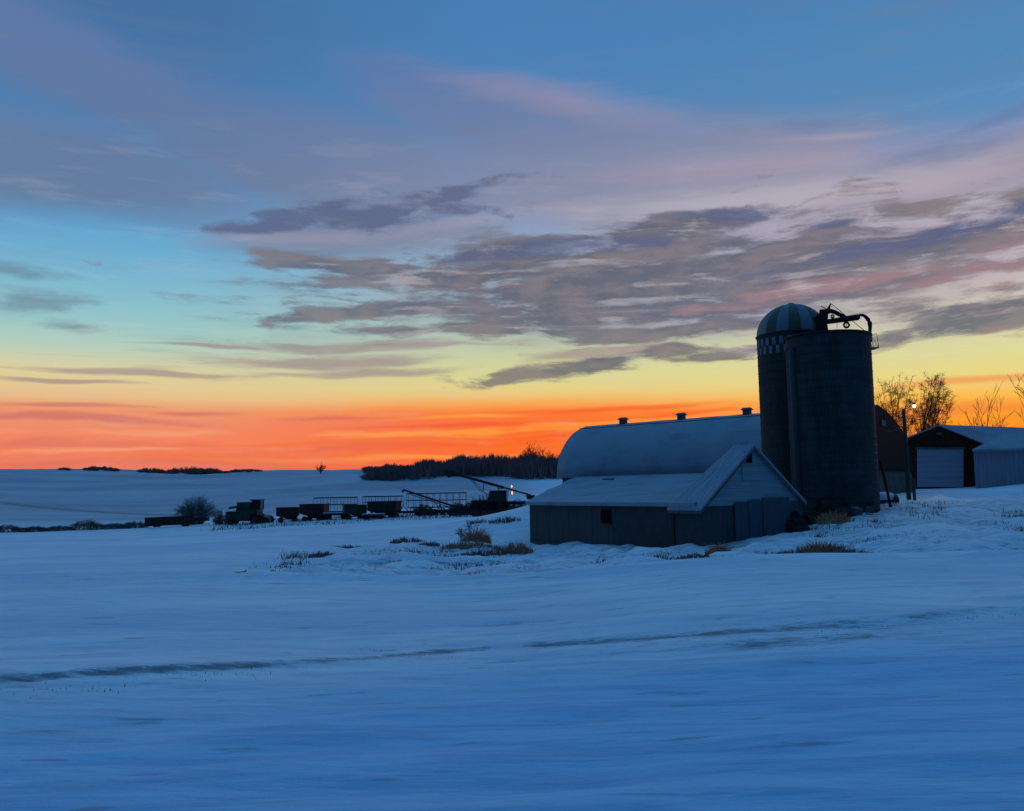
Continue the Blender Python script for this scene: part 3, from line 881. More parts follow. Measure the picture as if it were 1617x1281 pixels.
for i in range(na + 1):
    for j in range(nl + 1):
        fa, fl = i / na, j / nl
        p = lerp(lerp(lo0, lo1, fl), lerp(hi0, hi1, fl), fa)
        hump = .16 * math.sin(math.pi * fa) * float(fbm(np.array([fl * 7.0]), np.array([fa * 5.0]), 3, 8)[0])
        top.append(p + Vector((0, 0, .10 + hump + rg.uniform(-.015, .015)))); bot.append(p - Vector((0, 0, .14)))
n_ = nl + 1; o_ = len(top); fs_ = []
for i in range(na):
    for j in range(nl):
        a, b, c, d = i * n_ + j, i * n_ + j + 1, (i + 1) * n_ + j + 1, (i + 1) * n_ + j
        fs_ += [(a, b, c, d), (o_ + d, o_ + c, o_ + b, o_ + a)]
for j in range(nl):
    q = na * n_; fs_ += [(j, o_ + j, o_ + j + 1, j + 1), (q + j + 1, o_ + q + j + 1, o_ + q + j, q + j)]
for i in range(na):
    fs_ += [(i * n_, (i + 1) * n_, o_ + (i + 1) * n_, o_ + i * n_), (i * n_ + nl, o_ + i * n_ + nl, o_ + (i + 1) * n_ + nl, (i + 1) * n_ + nl)]
m = MB(); m.add(top + bot, fs_)
lroof = m.build('lean_to_roof', M['roofsnow'], shed, True)
m = MB()
a, b = lerp(lo0, hi0, .02) + ax * .35, lerp(lo0, hi0, .99) + ax * .35
a2, b2_ = a + Vector((.15, .1, 0)), b + Vector((.15, .1, 0))
m.hexa([Vector((q.x, q.y, -5)) for q in (a, a2, b2_, b)], [q - Vector((0, 0, .16)) for q in (a, a2, b2_, b)])
m.build('lean_to_end_wall', M['lowwall'], shed, True)
m = MB()
# rake boards and eave fascia under the snow
for a0, a1 in ((-oh, mw), (wE + oh * .4, mw)):
    z0, z1 = EZ - (oh if a0 < 0 else oh * .4) * slope - .05, AZt - .07
    for l in (-.27,):
        b4 = [S3(a0, l - .025, z0 - .17), S3(a1, l - .025, z1 - .17), S3(a1, l + .025, z1 - .17), S3(a0, l + .025, z0 - .17)]
        m.hexa(b4, [p + Vector((0, 0, .16)) for p in b4])
    s_ = 1 if a0 > 0 else -1
    b4 = [S3(a0 - s_ * .04, -.23, z0 - .16), S3(a0 - s_ * .09, -.23, z0 - .16), S3(a0 - s_ * .09, 2.6, z0 - .16), S3(a0 - s_ * .04, 2.6, z0 - .16)]
    m.hexa(b4, [p + Vector((0, 0, .15)) for p in b4])
m.build('fascia', M['trim'], shed, True)
sp_ = lerp(lerp(lo0, lo1, .30), lerp(hi0, hi1, .22), .80) + Vector((0, 0, .22))
# low snow hump / vent on the roof
MB().box(sp_ - Vector((0, 0, .1)), (1.3, .35, .14), Matrix.Rotation(math.atan2(ld.y, ld.x), 3, 'Z')).build('roof_vent', M['trim'], lroof).data.transform(Matrix.Translation(-shed.location))
# walls
zb = -5.2
m = MB()
m.hexa([S3(0, 0, zb), S3(wE, 0, zb), S3(wE, lL, zb), S3(0, lL, zb)], [S3(0, 0, EZ - .1), S3(wE, 0, EZ - .1), S3(wE, lL, EZ - .1), S3(0, lL, EZ - .1)])
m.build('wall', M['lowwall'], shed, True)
for l in (-.03,):
    m = MB()
    t1 = [S3(.05, l - .03, EZ - .10), S3(wE - .05, l - .03, EZ - .10), S3(mw, l - .03, AZt - .13)]
    t2 = [S3(.05, l + .03, EZ - .10), S3(wE - .05, l + .03, EZ - .10), S3(mw, l + .03, AZt - .13)]
    m.add(t1 + t2, [(0, 1, 2), (5, 4, 3), (0, 3, 4, 1), (1, 4, 5, 2), (2, 5, 3, 0)])
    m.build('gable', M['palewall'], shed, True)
# gable hatch and a shut lower door
def end_panel(px0, px1, py0, py1, name, mt, off=-.08, th=.06, parent=None):
    a0 = on_ray_from(Nn, ed, px0); a1 = on_ray_from(Nn, ed, px1)
    D = (Nn + ed * (a0 + a1) / 2).y
    pm = (px0 + px1) / 2
    z0 = P(pm, py1, D).z; z1 = P(pm, py0, D).z
    m = MB()
    b4 = [S3(a0, off, z0), S3(a1, off, z0), S3(a1, off - th, z0), S3(a0, off - th, z0)]
    m.hexa(b4, [Vector((p.x, p.y, z1)) for p in b4])
    return m.build(name, mt, parent or shed, True)
fr = end_panel(1176, 1189.5, 713, 733, 'gable_window', M['palewall'], -.07, .05)
hatch = end_panel(1178, 1187.5, 714.5, 731, 'opening', M['opening'], -.13, .03)
hatch.parent = fr; 
hatch.location = (0, 0, 0)
end_panel(1172, 1201, 737, 758, 'loft_door', M['palewall'], -.07, .05)
for x0, x1, y0, y1, off in ((1157, 1178, 793, 862, -.10), (1178, 1198, 790, 860, -.16), (1201, 1243, 786, 856, -.12), (1243, 1264, 792, 850, -.09)):
    end_panel(x0, x1, y0, y1, 'door_panel', M['panel'], off, .06)
# windows in the long wall
def side_panel(px0, px1, py0, py1, name, mt, off, th=.05):
    l0 = on_ray_from(Nn, ld, px0); l1 = on_ray_from(Nn, ld, px1)
    D = (Nn + ld * (l0 + l1) / 2).y; pm = (px0 + px1) / 2
    z0 = P(pm, py1, D).z; z1 = P(pm, py0, D).z
    m = MB(); b4 = [S3(off, l0, z0), S3(off, l1, z0), S3(off - th, l1, z0), S3(off - th, l0, z0)]
    m.hexa(b4, [Vector((p.x, p.y, z1)) for p in b4])
    return m.build(name, mt, shed, True)
for x0, x1, y0, y1 in ((949, 966, 803, 828),):
    w_ = side_panel(x0, x1, y0, y1, 'window', M['black'], -.04)
    g_ = side_panel(x0 + 1.5, x1 - 1.5, y0 + 2, y1 - 2, 'pane', M['opening'], -.095, .02)
    g_.parent = w_
side_panel(1061, 1065, 800, 866, 'downpipe', M['black'], -.03, .08)
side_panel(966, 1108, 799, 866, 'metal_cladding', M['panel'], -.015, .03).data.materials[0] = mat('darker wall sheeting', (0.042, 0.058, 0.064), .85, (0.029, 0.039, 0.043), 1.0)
side_panel(838, 1066, 862, 866, 'sill_board', M['wood'], -.05, .08)

# ------------------------------------------------------------------ silos
def stave_material(name, c1, c2):
    m = bpy.data.materials.new(name); m.use_nodes = True
    t = NT(m.node_tree); b = m.node_tree.nodes['Principled BSDF']
    b.inputs['Roughness'].default_value = 0.85; b.inputs['Specular IOR Level'].default_value = 0.25
    co = t.new('ShaderNodeTexCoord').outputs['Object']
    s = t.new('ShaderNodeSeparateXYZ'); t.l.new(co, s.inputs[0])
    ang = t.math('ARCTAN2', s.outputs[0], s.outputs[1])
    uv = t.combine(t.math('MULTIPLY', ang, 2.8), s.outputs[2], 0)
    br = t.new('ShaderNodeTexBrick'); t.l.new(uv, br.inputs['Vector'])
    br.offset = 0.5
    br.inputs['Color1'].default_value = (*c1, 1); br.inputs['Color2'].default_value = (*c2, 1)
    br.inputs['Mortar'].default_value = (c2[0] * .6, c2[1] * .6, c2[2] * .6, 1)
    br.inputs['Scale'].default_value = 1.0
    br.inputs['Mortar Size'].default_value = 0.012
    br.inputs['Brick Width'].default_value = 0.26; br.inputs['Row Height'].default_value = 0.76
    st = t.noise(t.mapping(co, scale=(1.6, 1.6, .12)), 1.0, 7, .6).outputs['Fac']
    st2 = t.noise(co, 0.7, 6, .6).outputs['Fac']
    c = t.mix(t.step(st, .35, .75), br.outputs['Color'], (c2[0] * .75, c2[1] * .75, c2[2] * .7, 1))
    c = t.mix(t.math('MULTIPLY', t.step(st2, .42, .72), .45), c, (c1[0] * 1.7, c1[1] * 1.65, c1[2] * 1.55, 1))
    t.put(b.inputs['Base Color'], c)
    bp = t.new('ShaderNodeBump'); bp.inputs['Strength'].default_value = .6; bp.inputs['Distance'].default_value = .03
    t.put(bp.inputs['Height'], t.math('SUBTRACT', st2, br.outputs['Fac'])); t.l.new(bp.outputs[0], b.inputs['Normal'])
    return m
M['stave1'] = stave_material('dark concrete staves', (0.040, 0.054, 0.058), (0.030, 0.041, 0.046))
M['stave2'] = stave_material('olive grey staves', (0.050, 0.058, 0.050), (0.037, 0.044, 0.038))

def silo(cx_px, D, r, top_px, label, wallmat):
    c = on(cx_px, D); zt = P(cx_px, top_px, D - (r if wallmat == M['stave1'] else 0)).z
    t = thing('silo', (c.x, c.y, c.z), label, 'silo')
    h = zt - c.z
    MB().lathe((0, 0, 0), [(r, -1.5), (r, 0), (r, h), (r - .14, h), (r - .14, h - 1.2), (0.05, h - 1.25)], 64).build('wall', wallmat, t, smooth=False)
    o0 = None
    nh = 22
    for k in range(nh):
        z = .5 + (h - .7) * (k / (nh - 1)) ** 1.12
        if o0 is None:
            ring = [(math.cos(a) * (r + .012), math.sin(a) * (r + .012), 0) for a in np.linspace(0, 2 * math.pi, 48, endpoint=False)]
            o0 = MB().tube(ring, .016, 5, closed=True).build('hoop', M['hoop'], t)
            o0.location.z = z
        else:
            q = o0.copy(); COL.objects.link(q); q.parent = t; q.location.z = z
    return t, h, c
FS, FH, FC = silo(1320, 59.0, 2.72, 521.5, 'tall dark open-topped stave silo nearest the camera, steel unloader on its rim', M['stave1'])
RS, RH, RC = silo(1264, 65.0, 2.55, 530.5, 'silo with striped dome and checked band, standing half behind the dark open-topped one', M['stave2'])
# rim of front silo
ring = [(math.cos(a) * 2.76, math.sin(a) * 2.76, FH - .02) for a in np.linspace(0, 2 * math.pi, 64, endpoint=False)]
MB().tube(ring, .07, 6, closed=True).build('rim', M['black'], FS)
# added strip standing in for the pale sheen on the front silo's left edge
ca = math.radians(197)
MB().lathe((math.cos(ca) * 2.80, math.sin(ca) * 2.80, 0), [(.22, .8), (.22, FH - 1.0), (.02, FH - .8)], 14).build('sheen_strip', mat('sheen strip grey', (0.045, 0.06, 0.07), .7, (0.036, 0.046, 0.054), 2), FS, smooth=True)
# platform with rail on the right
def rel(o, p): return (p.x - o.x, p.y - o.y, p.z - o.z)
plz = P(1381, 550.5, 59).z - FC.z
m = MB(); m.box((3.02, 0, plz), (.52, .9, .06)); m.build('platform', M['black'], FS)
plat = bpy.data.objects['platform']
m = MB()
for yy in (-.42, .42):
    m.tube([(3.26, yy, plz), (3.16, yy, plz + .95)], .016, 5)
    m.tube([(2.85, yy, plz + .8), (3.16, yy, plz + .95)], .016, 5)
    m.tube([(3.25, yy, plz), (2.83, yy, plz + .75)], .014, 5)
m.tube([(3.16, -.42, plz + .95), (3.16, .42, plz + .95)], .016, 5)
m.build('rail', M['darksteel'], plat)
# ladder pipe low on right side
m = MB(); m.tube([(2.95, -.3, 3.2), (3.15, -.35, 2.2), (3.45, -.4, .1)], .09, 7)
m.build('drop_pipe', M['black'], FS)

# dome with alternating gores
r = 2.55
dome_c = (0, 0, RH)
prof_d = [(r * math.cos(a) * 1.005, r * .93 * math.sin(a)) for a in np.linspace(0, math.pi / 2 * .975, 12)]
ng = 18
for k in range(ng):
    a0 = 2 * math.pi * (k + .35) / ng
    g = MB().lathe(dome_c, prof_d, 3, a0, a0 + 2 * math.pi / ng).build('dome_panel', M['domewhite' if k % 2 else 'domeolive'], RS, smooth=True)
MB().lathe((0, 0, RH + r * .93 - .06), [(.34, -.03), (.30, .08), (.12, .17), (.01, .19)], 16).build('dome_cap', M['domewhite'], RS, smooth=True)
ring = [(math.cos(a) * 2.60, math.sin(a) * 2.60, RH) for a in np.linspace(0, 2 * math.pi, 64, endpoint=False)]
MB().tube(ring, .05, 6, closed=True).build('dome_rim', M['hoop'], RS)
# checker band: two rows of pale staves
m = MB()
nb = 56
for row in range(2):
    for k in range(nb // 2):
        a0 = 2 * math.pi * (2 * k + row) / nb; a1 = a0 + 2 * math.pi / nb
        z1 = RH - .32 - row * .62; z0 = z1 - .58
        rr = r + .012
        vs = [(rr * math.cos(a), rr * math.sin(a), z) for z in (z0, z1) for a in (a0, a1)]
        m.add(vs, [(0, 1, 3, 2)])
m.build('checker_band', M['checkw'], RS)
# dormer hatch on the dome's right
m = MB(); m.hexa([(.95, -2.35, RH + .05), (1.75, -1.95, RH + .05), (1.55, -1.2, RH + .05), (.8, -1.5, RH + .05)],
                 [(.95, -2.3, RH + .95), (1.7, -1.9, RH + .95), (1.3, -.9, RH + 1.25), (.7, -1.2, RH + 1.25)])
m.build('dome_hatch', M['opening'], RS)

# unloader sitting on the front silo's rim (distance 59)
UD = 58.6
U = thing('silo_unloader', tuple(P(1320, 521, UD)), 'black steel silo unloader with boom, mast, wheel and curved spout on the open silo rim', 'farm machine')
def up(px, py, dd=0.0): return P(px, py, UD + dd)
m = MB()
for (x0, x1, y0, y1, d0, d1) in ((1288, 1305.5, 496, 524, -.9, .5), (1293, 1305, 489, 498, -.5, .1)):
    b4 = [up(x0, y1, d0), up(x1, y1, d0), up(x1, y1, d1), up(x0, y1, d1)]
    t4 = [up(x0 + 1, y0, d0), up(x1, y0 - 1, d0), up(x1, y0 - 1, d1), up(x0 + 1, y0, d1)]
    m.hexa(b4, t4)
m.tube([up(1303, 498), up(1301, 510), up(1303, 523)], .22, 8)
m.build('motor_housing', M['black'], U, True)
m = MB()
m.tube([up(1304, 508.5), up(1322, 506), up(1338, 503.5), up(1355, 501)], [.17, .18, .20, .21], 8)
m.tube([up(1304, 510, .4), up(1325, 508, .4), up(1350, 503, .2)], .06, 6)
m.tube([up(1302, 512, -.3), up(1325, 507.5, -.3)], .05, 6)
b4 = [up(1351.5, 505, -.15), up(1358.5, 504, -.15), up(1358.5, 504, .25), up(1351.5, 505, .25)]
m.hexa(b4, [p + Vector((0, 0, .33)) for p in b4])
m.build('boom', M['black'], U, True)
m = MB()
m.tube([up(1303, 497), up(1306, 492.5), up(1311, 491), up(1318, 493), up(1327, 497.5), up(1336, 501.5)], [.16, .18, .16, .15, .15, .12], 8)
m.build('curved_arm', M['black'], U, True)
m = MB()
m.tube([up(1304, 495), up(1308, 487), up(1312, 479.5)], [.09, .07, .05], 6)
m.tube([up(1312, 479.5, .0), up(1309, 492, .5)], .03, 5)
m.tube([up(1296.5, 483.8), up(1306, 488.6)], .03, 5)
m.build('mast', M['black'], U, True)
m = MB()
m.tube([up(1312.5, 480), up(1324, 489), up(1337, 500), up(1352, 512), up(1365, 522)], .022, 5)
m.tube([up(1322, 510), up(1321.6, 519)], .014, 4)
m.build('cable', M['black'], U, True)
for (x, y, rad, tk) in ((1336.7, 513.4, .17, .075), (1314.6, 499.8, .10, .05)):
    ring = [up(x, y) + Vector((math.cos(a) * rad, 0, math.sin(a) * rad)) for a in np.linspace(0, 2 * math.pi, 18, endpoint=False)]
    m = MB(); m.tube(ring, tk, 6, closed=True)
    m.tube([up(x, y) + Vector((-rad * .3, 0, rad)), up(x, y) + Vector((rad * .3, 0, -rad))], .018, 4)
    m.build('wheel', M['black'], U, True)
m = MB()
m.tube([up(1357, 497.6), up(1362.5, 497.8), up(1367, 500.5), up(1371, 505), up(1373.5, 510), up(1374, 517), up(1373.6, 524), up(1374.2, 540)], [.09, .10, .12, .15, .16, .13, .12, .12], 8)
m.build('spout', M['black'], U, True)

# ------------------------------------------------------------------ red machine shed and white shed on the right
def gable_building(pN, ed_, w, ld_, L, ez, az, names):
    pass
# red shed: gable faces the camera, ridge running right and away
D0 = 86.0
gl_, gr_, ga_ = P(1431, 694, D0), P(1562, 704, D0 - 2.0), P(1484, 672.5, D0 - .7)
ld2 = Vector((0.86, 0.50, 0)).normalized()
red = thing('machine_shed', tuple(on(1484, D0)), 'dark red machine shed with white overhead door and snowy low roof', 'shed')
L2 = 20.0
e2 = (gr_ - gl_); e2.z = 0; e2.normalize()
gb = on(1484, D0).z - 1.0
m = MB()
ga2 = Vector((ga_.x, ga_.y, ga_.z))
# make the apex lie in the gable plane
def inplane(p):
    q = p - gl_; s = q.dot(e2); r_ = gl_ + e2 * s; r_.z = p.z; return r_
ga_ = inplane(ga_); gr_ = inplane(gr_)
def prism_roof(m, A, B, C, ldv, L, th, over=.3):
    for p, q in ((A, B), (C, B)):
        p0 = p - ldv * over; q0 = q - ldv * over; p1 = p + ldv * L; q1 = q + ldv * L
        up_ = Vector((0, 0, th))
        m.hexa([p0, q0, q1, p1], [p0 + up_, q0 + up_, q1 + up_, p1 + up_])
prism_roof(m, gl_, ga_ , gr_, ld2, L2, .10)
m.build('roof', M['roofsnow'], red, True)
m = MB()
bl = Vector((gl_.x, gl_.y, gb)) + e2 * .12; br_ = Vector((gr_.x, gr_.y, gb)) - e2 * .45
wl_ = gl_ + e2 * .12 + Vector((0, 0, .10)); wr_ = gr_ - e2 * .45 + Vector((0, 0, .08)); wa_ = ga_ + Vector((0, 0, -.04))
fr5 = [bl, br_, wr_, wa_, wl_]; bk5 = [p + ld2 * (L2 - .3) for p in fr5]
m.add(fr5 + bk5, [(0, 1, 2, 3, 4), (9, 8, 7, 6, 5), (0, 5, 6, 1), (1, 6, 7, 2), (4, 9, 5, 0)])
m.build('wall', M['redwall'], red, True)
def face_panel(x0, x1, y0, y1, name, mt, off=.06, th=.05):
    def pt(px, py):
        tx = ray(px, py); 
        n = Vector((-e2.y, e2.x, 0)); s = n.dot(gl_) / n.dot(tx); return tx * s
    n = Vector((e2.y, -e2.x, 0)).normalized()
    a, b, c, d = pt(x0, y1), pt(x1, y1), pt(x1, y0), pt(x0, y0)
    q = [a, b, c, d]
    m = MB(); m.hexa([p + n * off for p in q], [p + n * (off + th) for p in q])
    return m.build(name, mt, red, True)
face_panel(1448, 1521, 710, 769, 'overhead_door', M['doorwhite'])
face_panel(1446, 1523, 706.5, 709.7, 'door_header', M['trim'], .06, .08)
face_panel(1479, 1487, 683, 687, 'gable_vent', M['trim'])
# white shed, nearer on the right
D1 = 80.0
ws = thing('steel_shed', tuple(on(1600, D1)), 'pale steel shed with snow on its low roof at the right edge', 'shed')
c0 = P(1537, 713, D1); dirw = Vector((.97, -.22, 0)).normalized(); Lw = 22.0
gz = -2.0
dep = Vector((.53, .85, 0)).normalized()
rz = P(1617, 689, D1 + 5).z
m = MB()
ba = [Vector((c0.x, c0.y, gz)), Vector((c0.x, c0.y, gz)) + dirw * Lw, Vector((c0.x, c0.y, gz)) + dirw * Lw + dep * 9, Vector((c0.x, c0.y, gz)) + dep * 9]
m.hexa(ba, [Vector((p.x, p.y, c0.z)) for p in ba])
m.build('wall', M['shedwhite'], ws, True)
m = MB()
f0 = c0 - dirw * .05 - dep * .3; f1 = c0 + dirw * Lw - dep * .3
b0 = f0 + dep * 9.6; b1 = f1 + dep * 9.6
r0 = c0 + dep * 4.5 + dirw * 2.4; r1 = f1 + dep * 4.8
r0.z = r1.z = rz
u_ = Vector((0, 0, .18))
vs = [f0, f1, b1, b0, r0, r1]
m.add(vs + [p + u_ for p in vs], [(6, 7, 11, 10), (10, 11, 8, 9), (6, 10, 9), (0, 1, 7, 6), (3, 0, 6, 9), (1, 2, 8, 7), (2, 3, 9, 8), (0, 3, 2, 1)])
m.build('roof', M['roofsnow'], ws, True)

# ------------------------------------------------------------------ yard light pole
pb = on(1436, 64.0); pt_ = P(1427, 646, 64.0)
pole = thing('yard_light_pole', tuple(pb), 'leaning wooden yard pole with a lit bulb beside the red end of the barn', 'street lamp')
m = MB(); m.tube([pb - Vector((0, 0, .4)), lerp(pb, pt_, .5), pt_], [.17, .15, .12], 10); m.build('pole', M['polewood'], pole, True)
lp = P(1443.5, 641, 64.6)
m = MB(); m.tube([P(1427.5, 651, 64.0), P(1433, 643, 64.3), P(1440, 638.5, 64.6), lp + Vector((0, 0, .16))], .028, 6); m.build('lamp_arm', M['darksteel'], pole, True)
m = MB(); m.lathe(tuple(lp + Vector((0, 0, .08))), [(.02, .14), (.09, .12), (.13, .02), (.15, 0)], 14); m.build('lamp_shade', M['darksteel'], pole, True)
bm_ = MB(); bm_.lathe(tuple(lp), [(.005, -.11), (.08, -.08), (.115, 0), (.08, .07), (.005, .09)], 14); bm_.build('bulb', M['lamp'], pole, True, True)
ld_l = bpy.data.lights.new('yard_lamp_light', 'POINT'); ld_l.energy = 100; ld_l.color = (1.0, .95, .66); ld_l.shadow_soft_size = .12
lo = bpy.data.objects.new('yard_lamp_light', ld_l); COL.objects.link(lo); lo.parent = pole; lo.location = tuple(lp - pb + Vector((.1, -.1, -.55)))
m = MB(); q = on(1445, 65); m.tube([q - Vector((0, 0, .2)), q + Vector((0, 0, 1.5))], .12, 8); 
tag(m.build('short_post', M['polewood']), 'short wooden post beside the foot of the yard light pole', 'post')
m = MB(); a = P(1427.5, 664, 64.0); b = P(1398, 680, 70.0)
m.tube([lerp(a, b, t) - Vector((0, 0, .35 * math.sin(math.pi * t))) for t in np.linspace(0, 1, 9)], .035, 5)
tag(m.build('service_cable', mat('pale cable', (.16, .15, .12), .7)), 'pale sagging cable from the yard pole to the barn end', 'cable')

# ------------------------------------------------------------------ vegetation
def tree_mesh(rng, h, spread, levels=5, r0=None, first=.28, lean=0.0, kids=(3, 5), ang=(18, 42), twig_r=0.012, droop=0.0, min_r=.012):
    """returns (trunk MB, twig MB)"""
    trunk, twigs = MB(), MB()
    r0 = r0 or h * .02
    def grow(p, d, ln, r, lev):
        n = 4 if lev < 3 else 3
        pts = [p.copy()]; rad = [r]
        q = p.copy(); dd = d.copy()
        for k in range(n):
            dd = (dd + Vector((rng.gauss(0, .13), rng.gauss(0, .13), rng.gauss(0, .08) + .05 - droop * lev))).normalized()
            q = q + dd * ln / n
            pts.append(q.copy()); rad.append(max(min_r * .7, r * (1 - .42 * (k + 1) / n)))
        (trunk if lev <= 1 else twigs).tube(pts, rad, 6 if lev < 2 else (4 if lev == 2 else 3), caps=False)
        if lev >= levels:
            return
        nk = rng.randint(*kids) if lev else rng.randint(kids[0] + 1, kids[1] + 1)
        for i in range(nk):
            f = rng.uniform(.45, 1.0) if lev else rng.uniform(.5, 1.0)
            if i == 0: f = 1.0
            j = min(n - 1, int(f * n)); ff = f * n - j
            bp = pts[j].lerp(pts[j + 1], min(1, ff))
            a = math.radians(rng.uniform(*ang)) * (0.45 if i == 0 else 1)
            az = rng.uniform(0, 2 * math.pi)
            u = dd.cross(Vector((0.3, .2, 1))).normalized(); w = dd.cross(u)
            nd = (dd * math.cos(a) + (u * math.cos(az) + w * math.sin(az)) * math.sin(a) * spread).normalized()
            grow(bp, nd, ln * rng.uniform(.62, .86), max(min_r, rad[j] * rng.uniform(.5, .72)), lev + 1)
    grow(Vector((0, 0, -.2)), Vector((lean, 0, 1)).normalized(), h * first, r0, 0)
    return trunk, twigs
def fit(tr, tw, h, wd):
    zs = [v[2] for v in tw.v] + [v[2] for v in tr.v]
    xs = sorted([v[0] for v in tw.v]); 
    sz = h / max(zs); sx = wd / max(1e-3, xs[int(len(xs) * .985)] - xs[int(len(xs) * .015)])
    for mb in (tr, tw):
        mb.v = [(v[0] * sx, v[1] * sx, v[2] * sz if v[2] > 0 else v[2]) for v in mb.v]
def lacy_mesh(rng, h, wd, low=.22, limbs=10, subs=8, twigs=9, tr_=.16, mr=.013, sc=1.0):
    trunk, tw = MB(), MB()
    c = Vector((0, 0, h * (.5 + low * .5))); R_ = Vector((wd * .5, wd * .42, h * (.5 - low * .5)))
    lead = [Vector((0, 0, -.2)), Vector((rng.gauss(0, .02) * h, 0, h * .18)), Vector((rng.gauss(0, .03) * h, 0, h * .4)), Vector((rng.gauss(0, .03) * h, 0, h * .66))]
    trunk.tube(lead, [tr_, tr_ * .8, tr_ * .55, tr_ * .25], 6, caps=False)
    def rdir():
        while True:
            v = Vector((rng.uniform(-1, 1), rng.uniform(-1, 1), rng.uniform(-.75, 1)))
            if .2 < v.length < 1: return v.normalized()
    for i in range(limbs):
        d = rdir(); q = rng.uniform(.55, .98)
        e = c + Vector((d.x * R_.x, d.y * R_.y, d.z * R_.z)) * q
        f = max(.12, min(.95, (e.z / h) * rng.uniform(.35, .75)))
        k = min(2, int(f * 3)); s0 = lead[k].lerp(lead[k + 1], f * 3 - k)
        m1 = s0.lerp(e, .5) + Vector((rng.gauss(0, .05) * wd, rng.gauss(0, .05) * wd, .04 * h))
        trunk.tube([s0, m1, e], [tr_ * .26, tr_ * .16, mr * 1.3], 4, caps=False)
        for j in range(subs):
            f2 = rng.uniform(.3, 1.0); p0 = s0.lerp(m1, f2 * 2) if f2 < .5 else m1.lerp(e, f2 * 2 - 1)
            dd = ((e - s0).normalized() * .5 + rdir()).normalized(); L = wd * rng.uniform(.10, .20)
            p1 = p0 + dd * L * .5 + Vector((0, 0, rng.gauss(0, .02) * h)); p2 = p0 + dd * L + Vector((0, 0, .02 * h))
            tw.tube([p0, p1, p2], [mr * 1.6, mr * 1.3, mr], 3, caps=False)
            for t_ in range(twigs):
                q0 = p0.lerp(p2, rng.uniform(.25, 1)); d3 = (dd * .5 + rdir()).normalized(); l3 = wd * rng.uniform(.035, .085)
                q1 = q0 + d3 * l3 + Vector((0, 0, -.1 * l3)); tw.tube([q0, q1], [mr, mr * .6], 3, caps=False)
                for _ in range(2):
                    w0 = q0.lerp(q1, rng.uniform(.3, 1)); tw.tube([w0, w0 + (d3 + rdir()).normalized() * l3 * .6], [mr * .7, mr * .4], 3, caps=False)
    return trunk, tw
def lacy_tree(px, base_py, top_py, wpx, D, seed, label, group=None, cdx=0, **kw):
    b = on(px, D, base_py); h = P(px, top_py, D).z - b.z; wd = wpx / F * D
    tr, tw = lacy_mesh(random.Random(seed), h, wd, **kw)
    want = P(px + cdx, (base_py + top_py) / 2, D).x - b.x
    for mb_ in (tr, tw):
        mb_.v = [(v[0] + want * min(1.3, max(0, v[2]) / (h * .6)), v[1], v[2]) for v in mb_.v]
    t = thing('bare_tree', tuple(b), label, 'tree', group)
    tr.build('trunk', M['bark'], t); tw.build('crown', M['twig'], t)
    return t
def place_tree(px, base_py, top_py, wpx, D, seed, label, group=None, name='bare_tree', levels=5, cdx=0, **kw):
    b = on(px, D, base_py)
    top = P(px, top_py, D).z
    h = top - b.z
    tr, tw = tree_mesh(random.Random(seed), h, 1.0, levels, **kw)
    fit(tr, tw, h, wpx / F * D)
    xs = sorted(v[0] for v in tw.v); zs = [v[2] for v in tw.v]
    cen = (xs[int(len(xs) * .02)] + xs[int(len(xs) * .98)]) / 2; zc = sum(zs) / len(zs)
    want = P(px + (cdx or 0), (base_py + top_py) / 2, D).x - b.x
    k = (want - cen) / zc
    for mb_ in (tr, tw):
        mb_.v = [(v[0] + k * max(0, v[2]) ** 1.0, v[1], v[2]) for v in mb_.v]
    t = thing(name, tuple(b), label, 'tree', group)
    tr.build('trunk', M['bark'], t); tw.build('crown', M['twig'], t)
    return t
TG = 'bare trees behind the farm buildings'
lacy_tree(1413, 770, 580, 80, 104, 11, 'broad bare tree rising just right of the dark silo', TG, low=.36, limbs=38, subs=8, twigs=9, mr=.012, tr_=.15)
lacy_tree(1447, 770, 576, 76, 100, 23, 'round-headed bare tree over the left corner of the red shed', TG, cdx=21, low=.36, limbs=38, subs=8, twigs=9, mr=.012, tr_=.17)
place_tree(1546, 690, 604, 66, 112, 37, 'sparse bare tree above the middle of the red shed roof', TG, levels=4, first=.3, kids=(2, 3), min_r=.024)
place_tree(1640, 700, 590, 76, 108, 41, 'bare tree cut off by the right edge of the view', TG, levels=5, first=.26, kids=(2, 3), min_r=.022)
place_tree(1434, 700, 655, 26, 120, 47, 'small bare tree between the yard pole and the shed', TG, levels=5, first=.24, kids=(2, 3), min_r=.018)
place_tree(1502, 700, 660, 54, 125, 53, 'low twiggy tree behind the peak of the red shed', TG, levels=5, first=.2, kids=(2, 4), min_r=.012)
place_tree(1572, 700, 656, 60, 125, 59, 'low twiggy tree behind the right part of the red shed roof', TG, levels=5, first=.2, kids=(2, 4), min_r=.012)

# far trees
lacy_tree(506, 757, 731, 21, 430, 62, 'lone bare tree on the skyline of the far field', None, low=.2, limbs=20, subs=5, twigs=5, mr=.03, tr_=.25)
lacy_tree(842, 745, 700, 40, 440, 68, 'spreading bare tree standing tall over the dark wood left of the barn', None, low=.3, limbs=30, subs=6, twigs=6, mr=.035, tr_=.35)
lacy_tree(868, 745, 711, 26, 445, 72, 'small bare tree at the right end of the dark wood', None, low=.3, limbs=22, subs=5, twigs=5, mr=.035, tr_=.3)
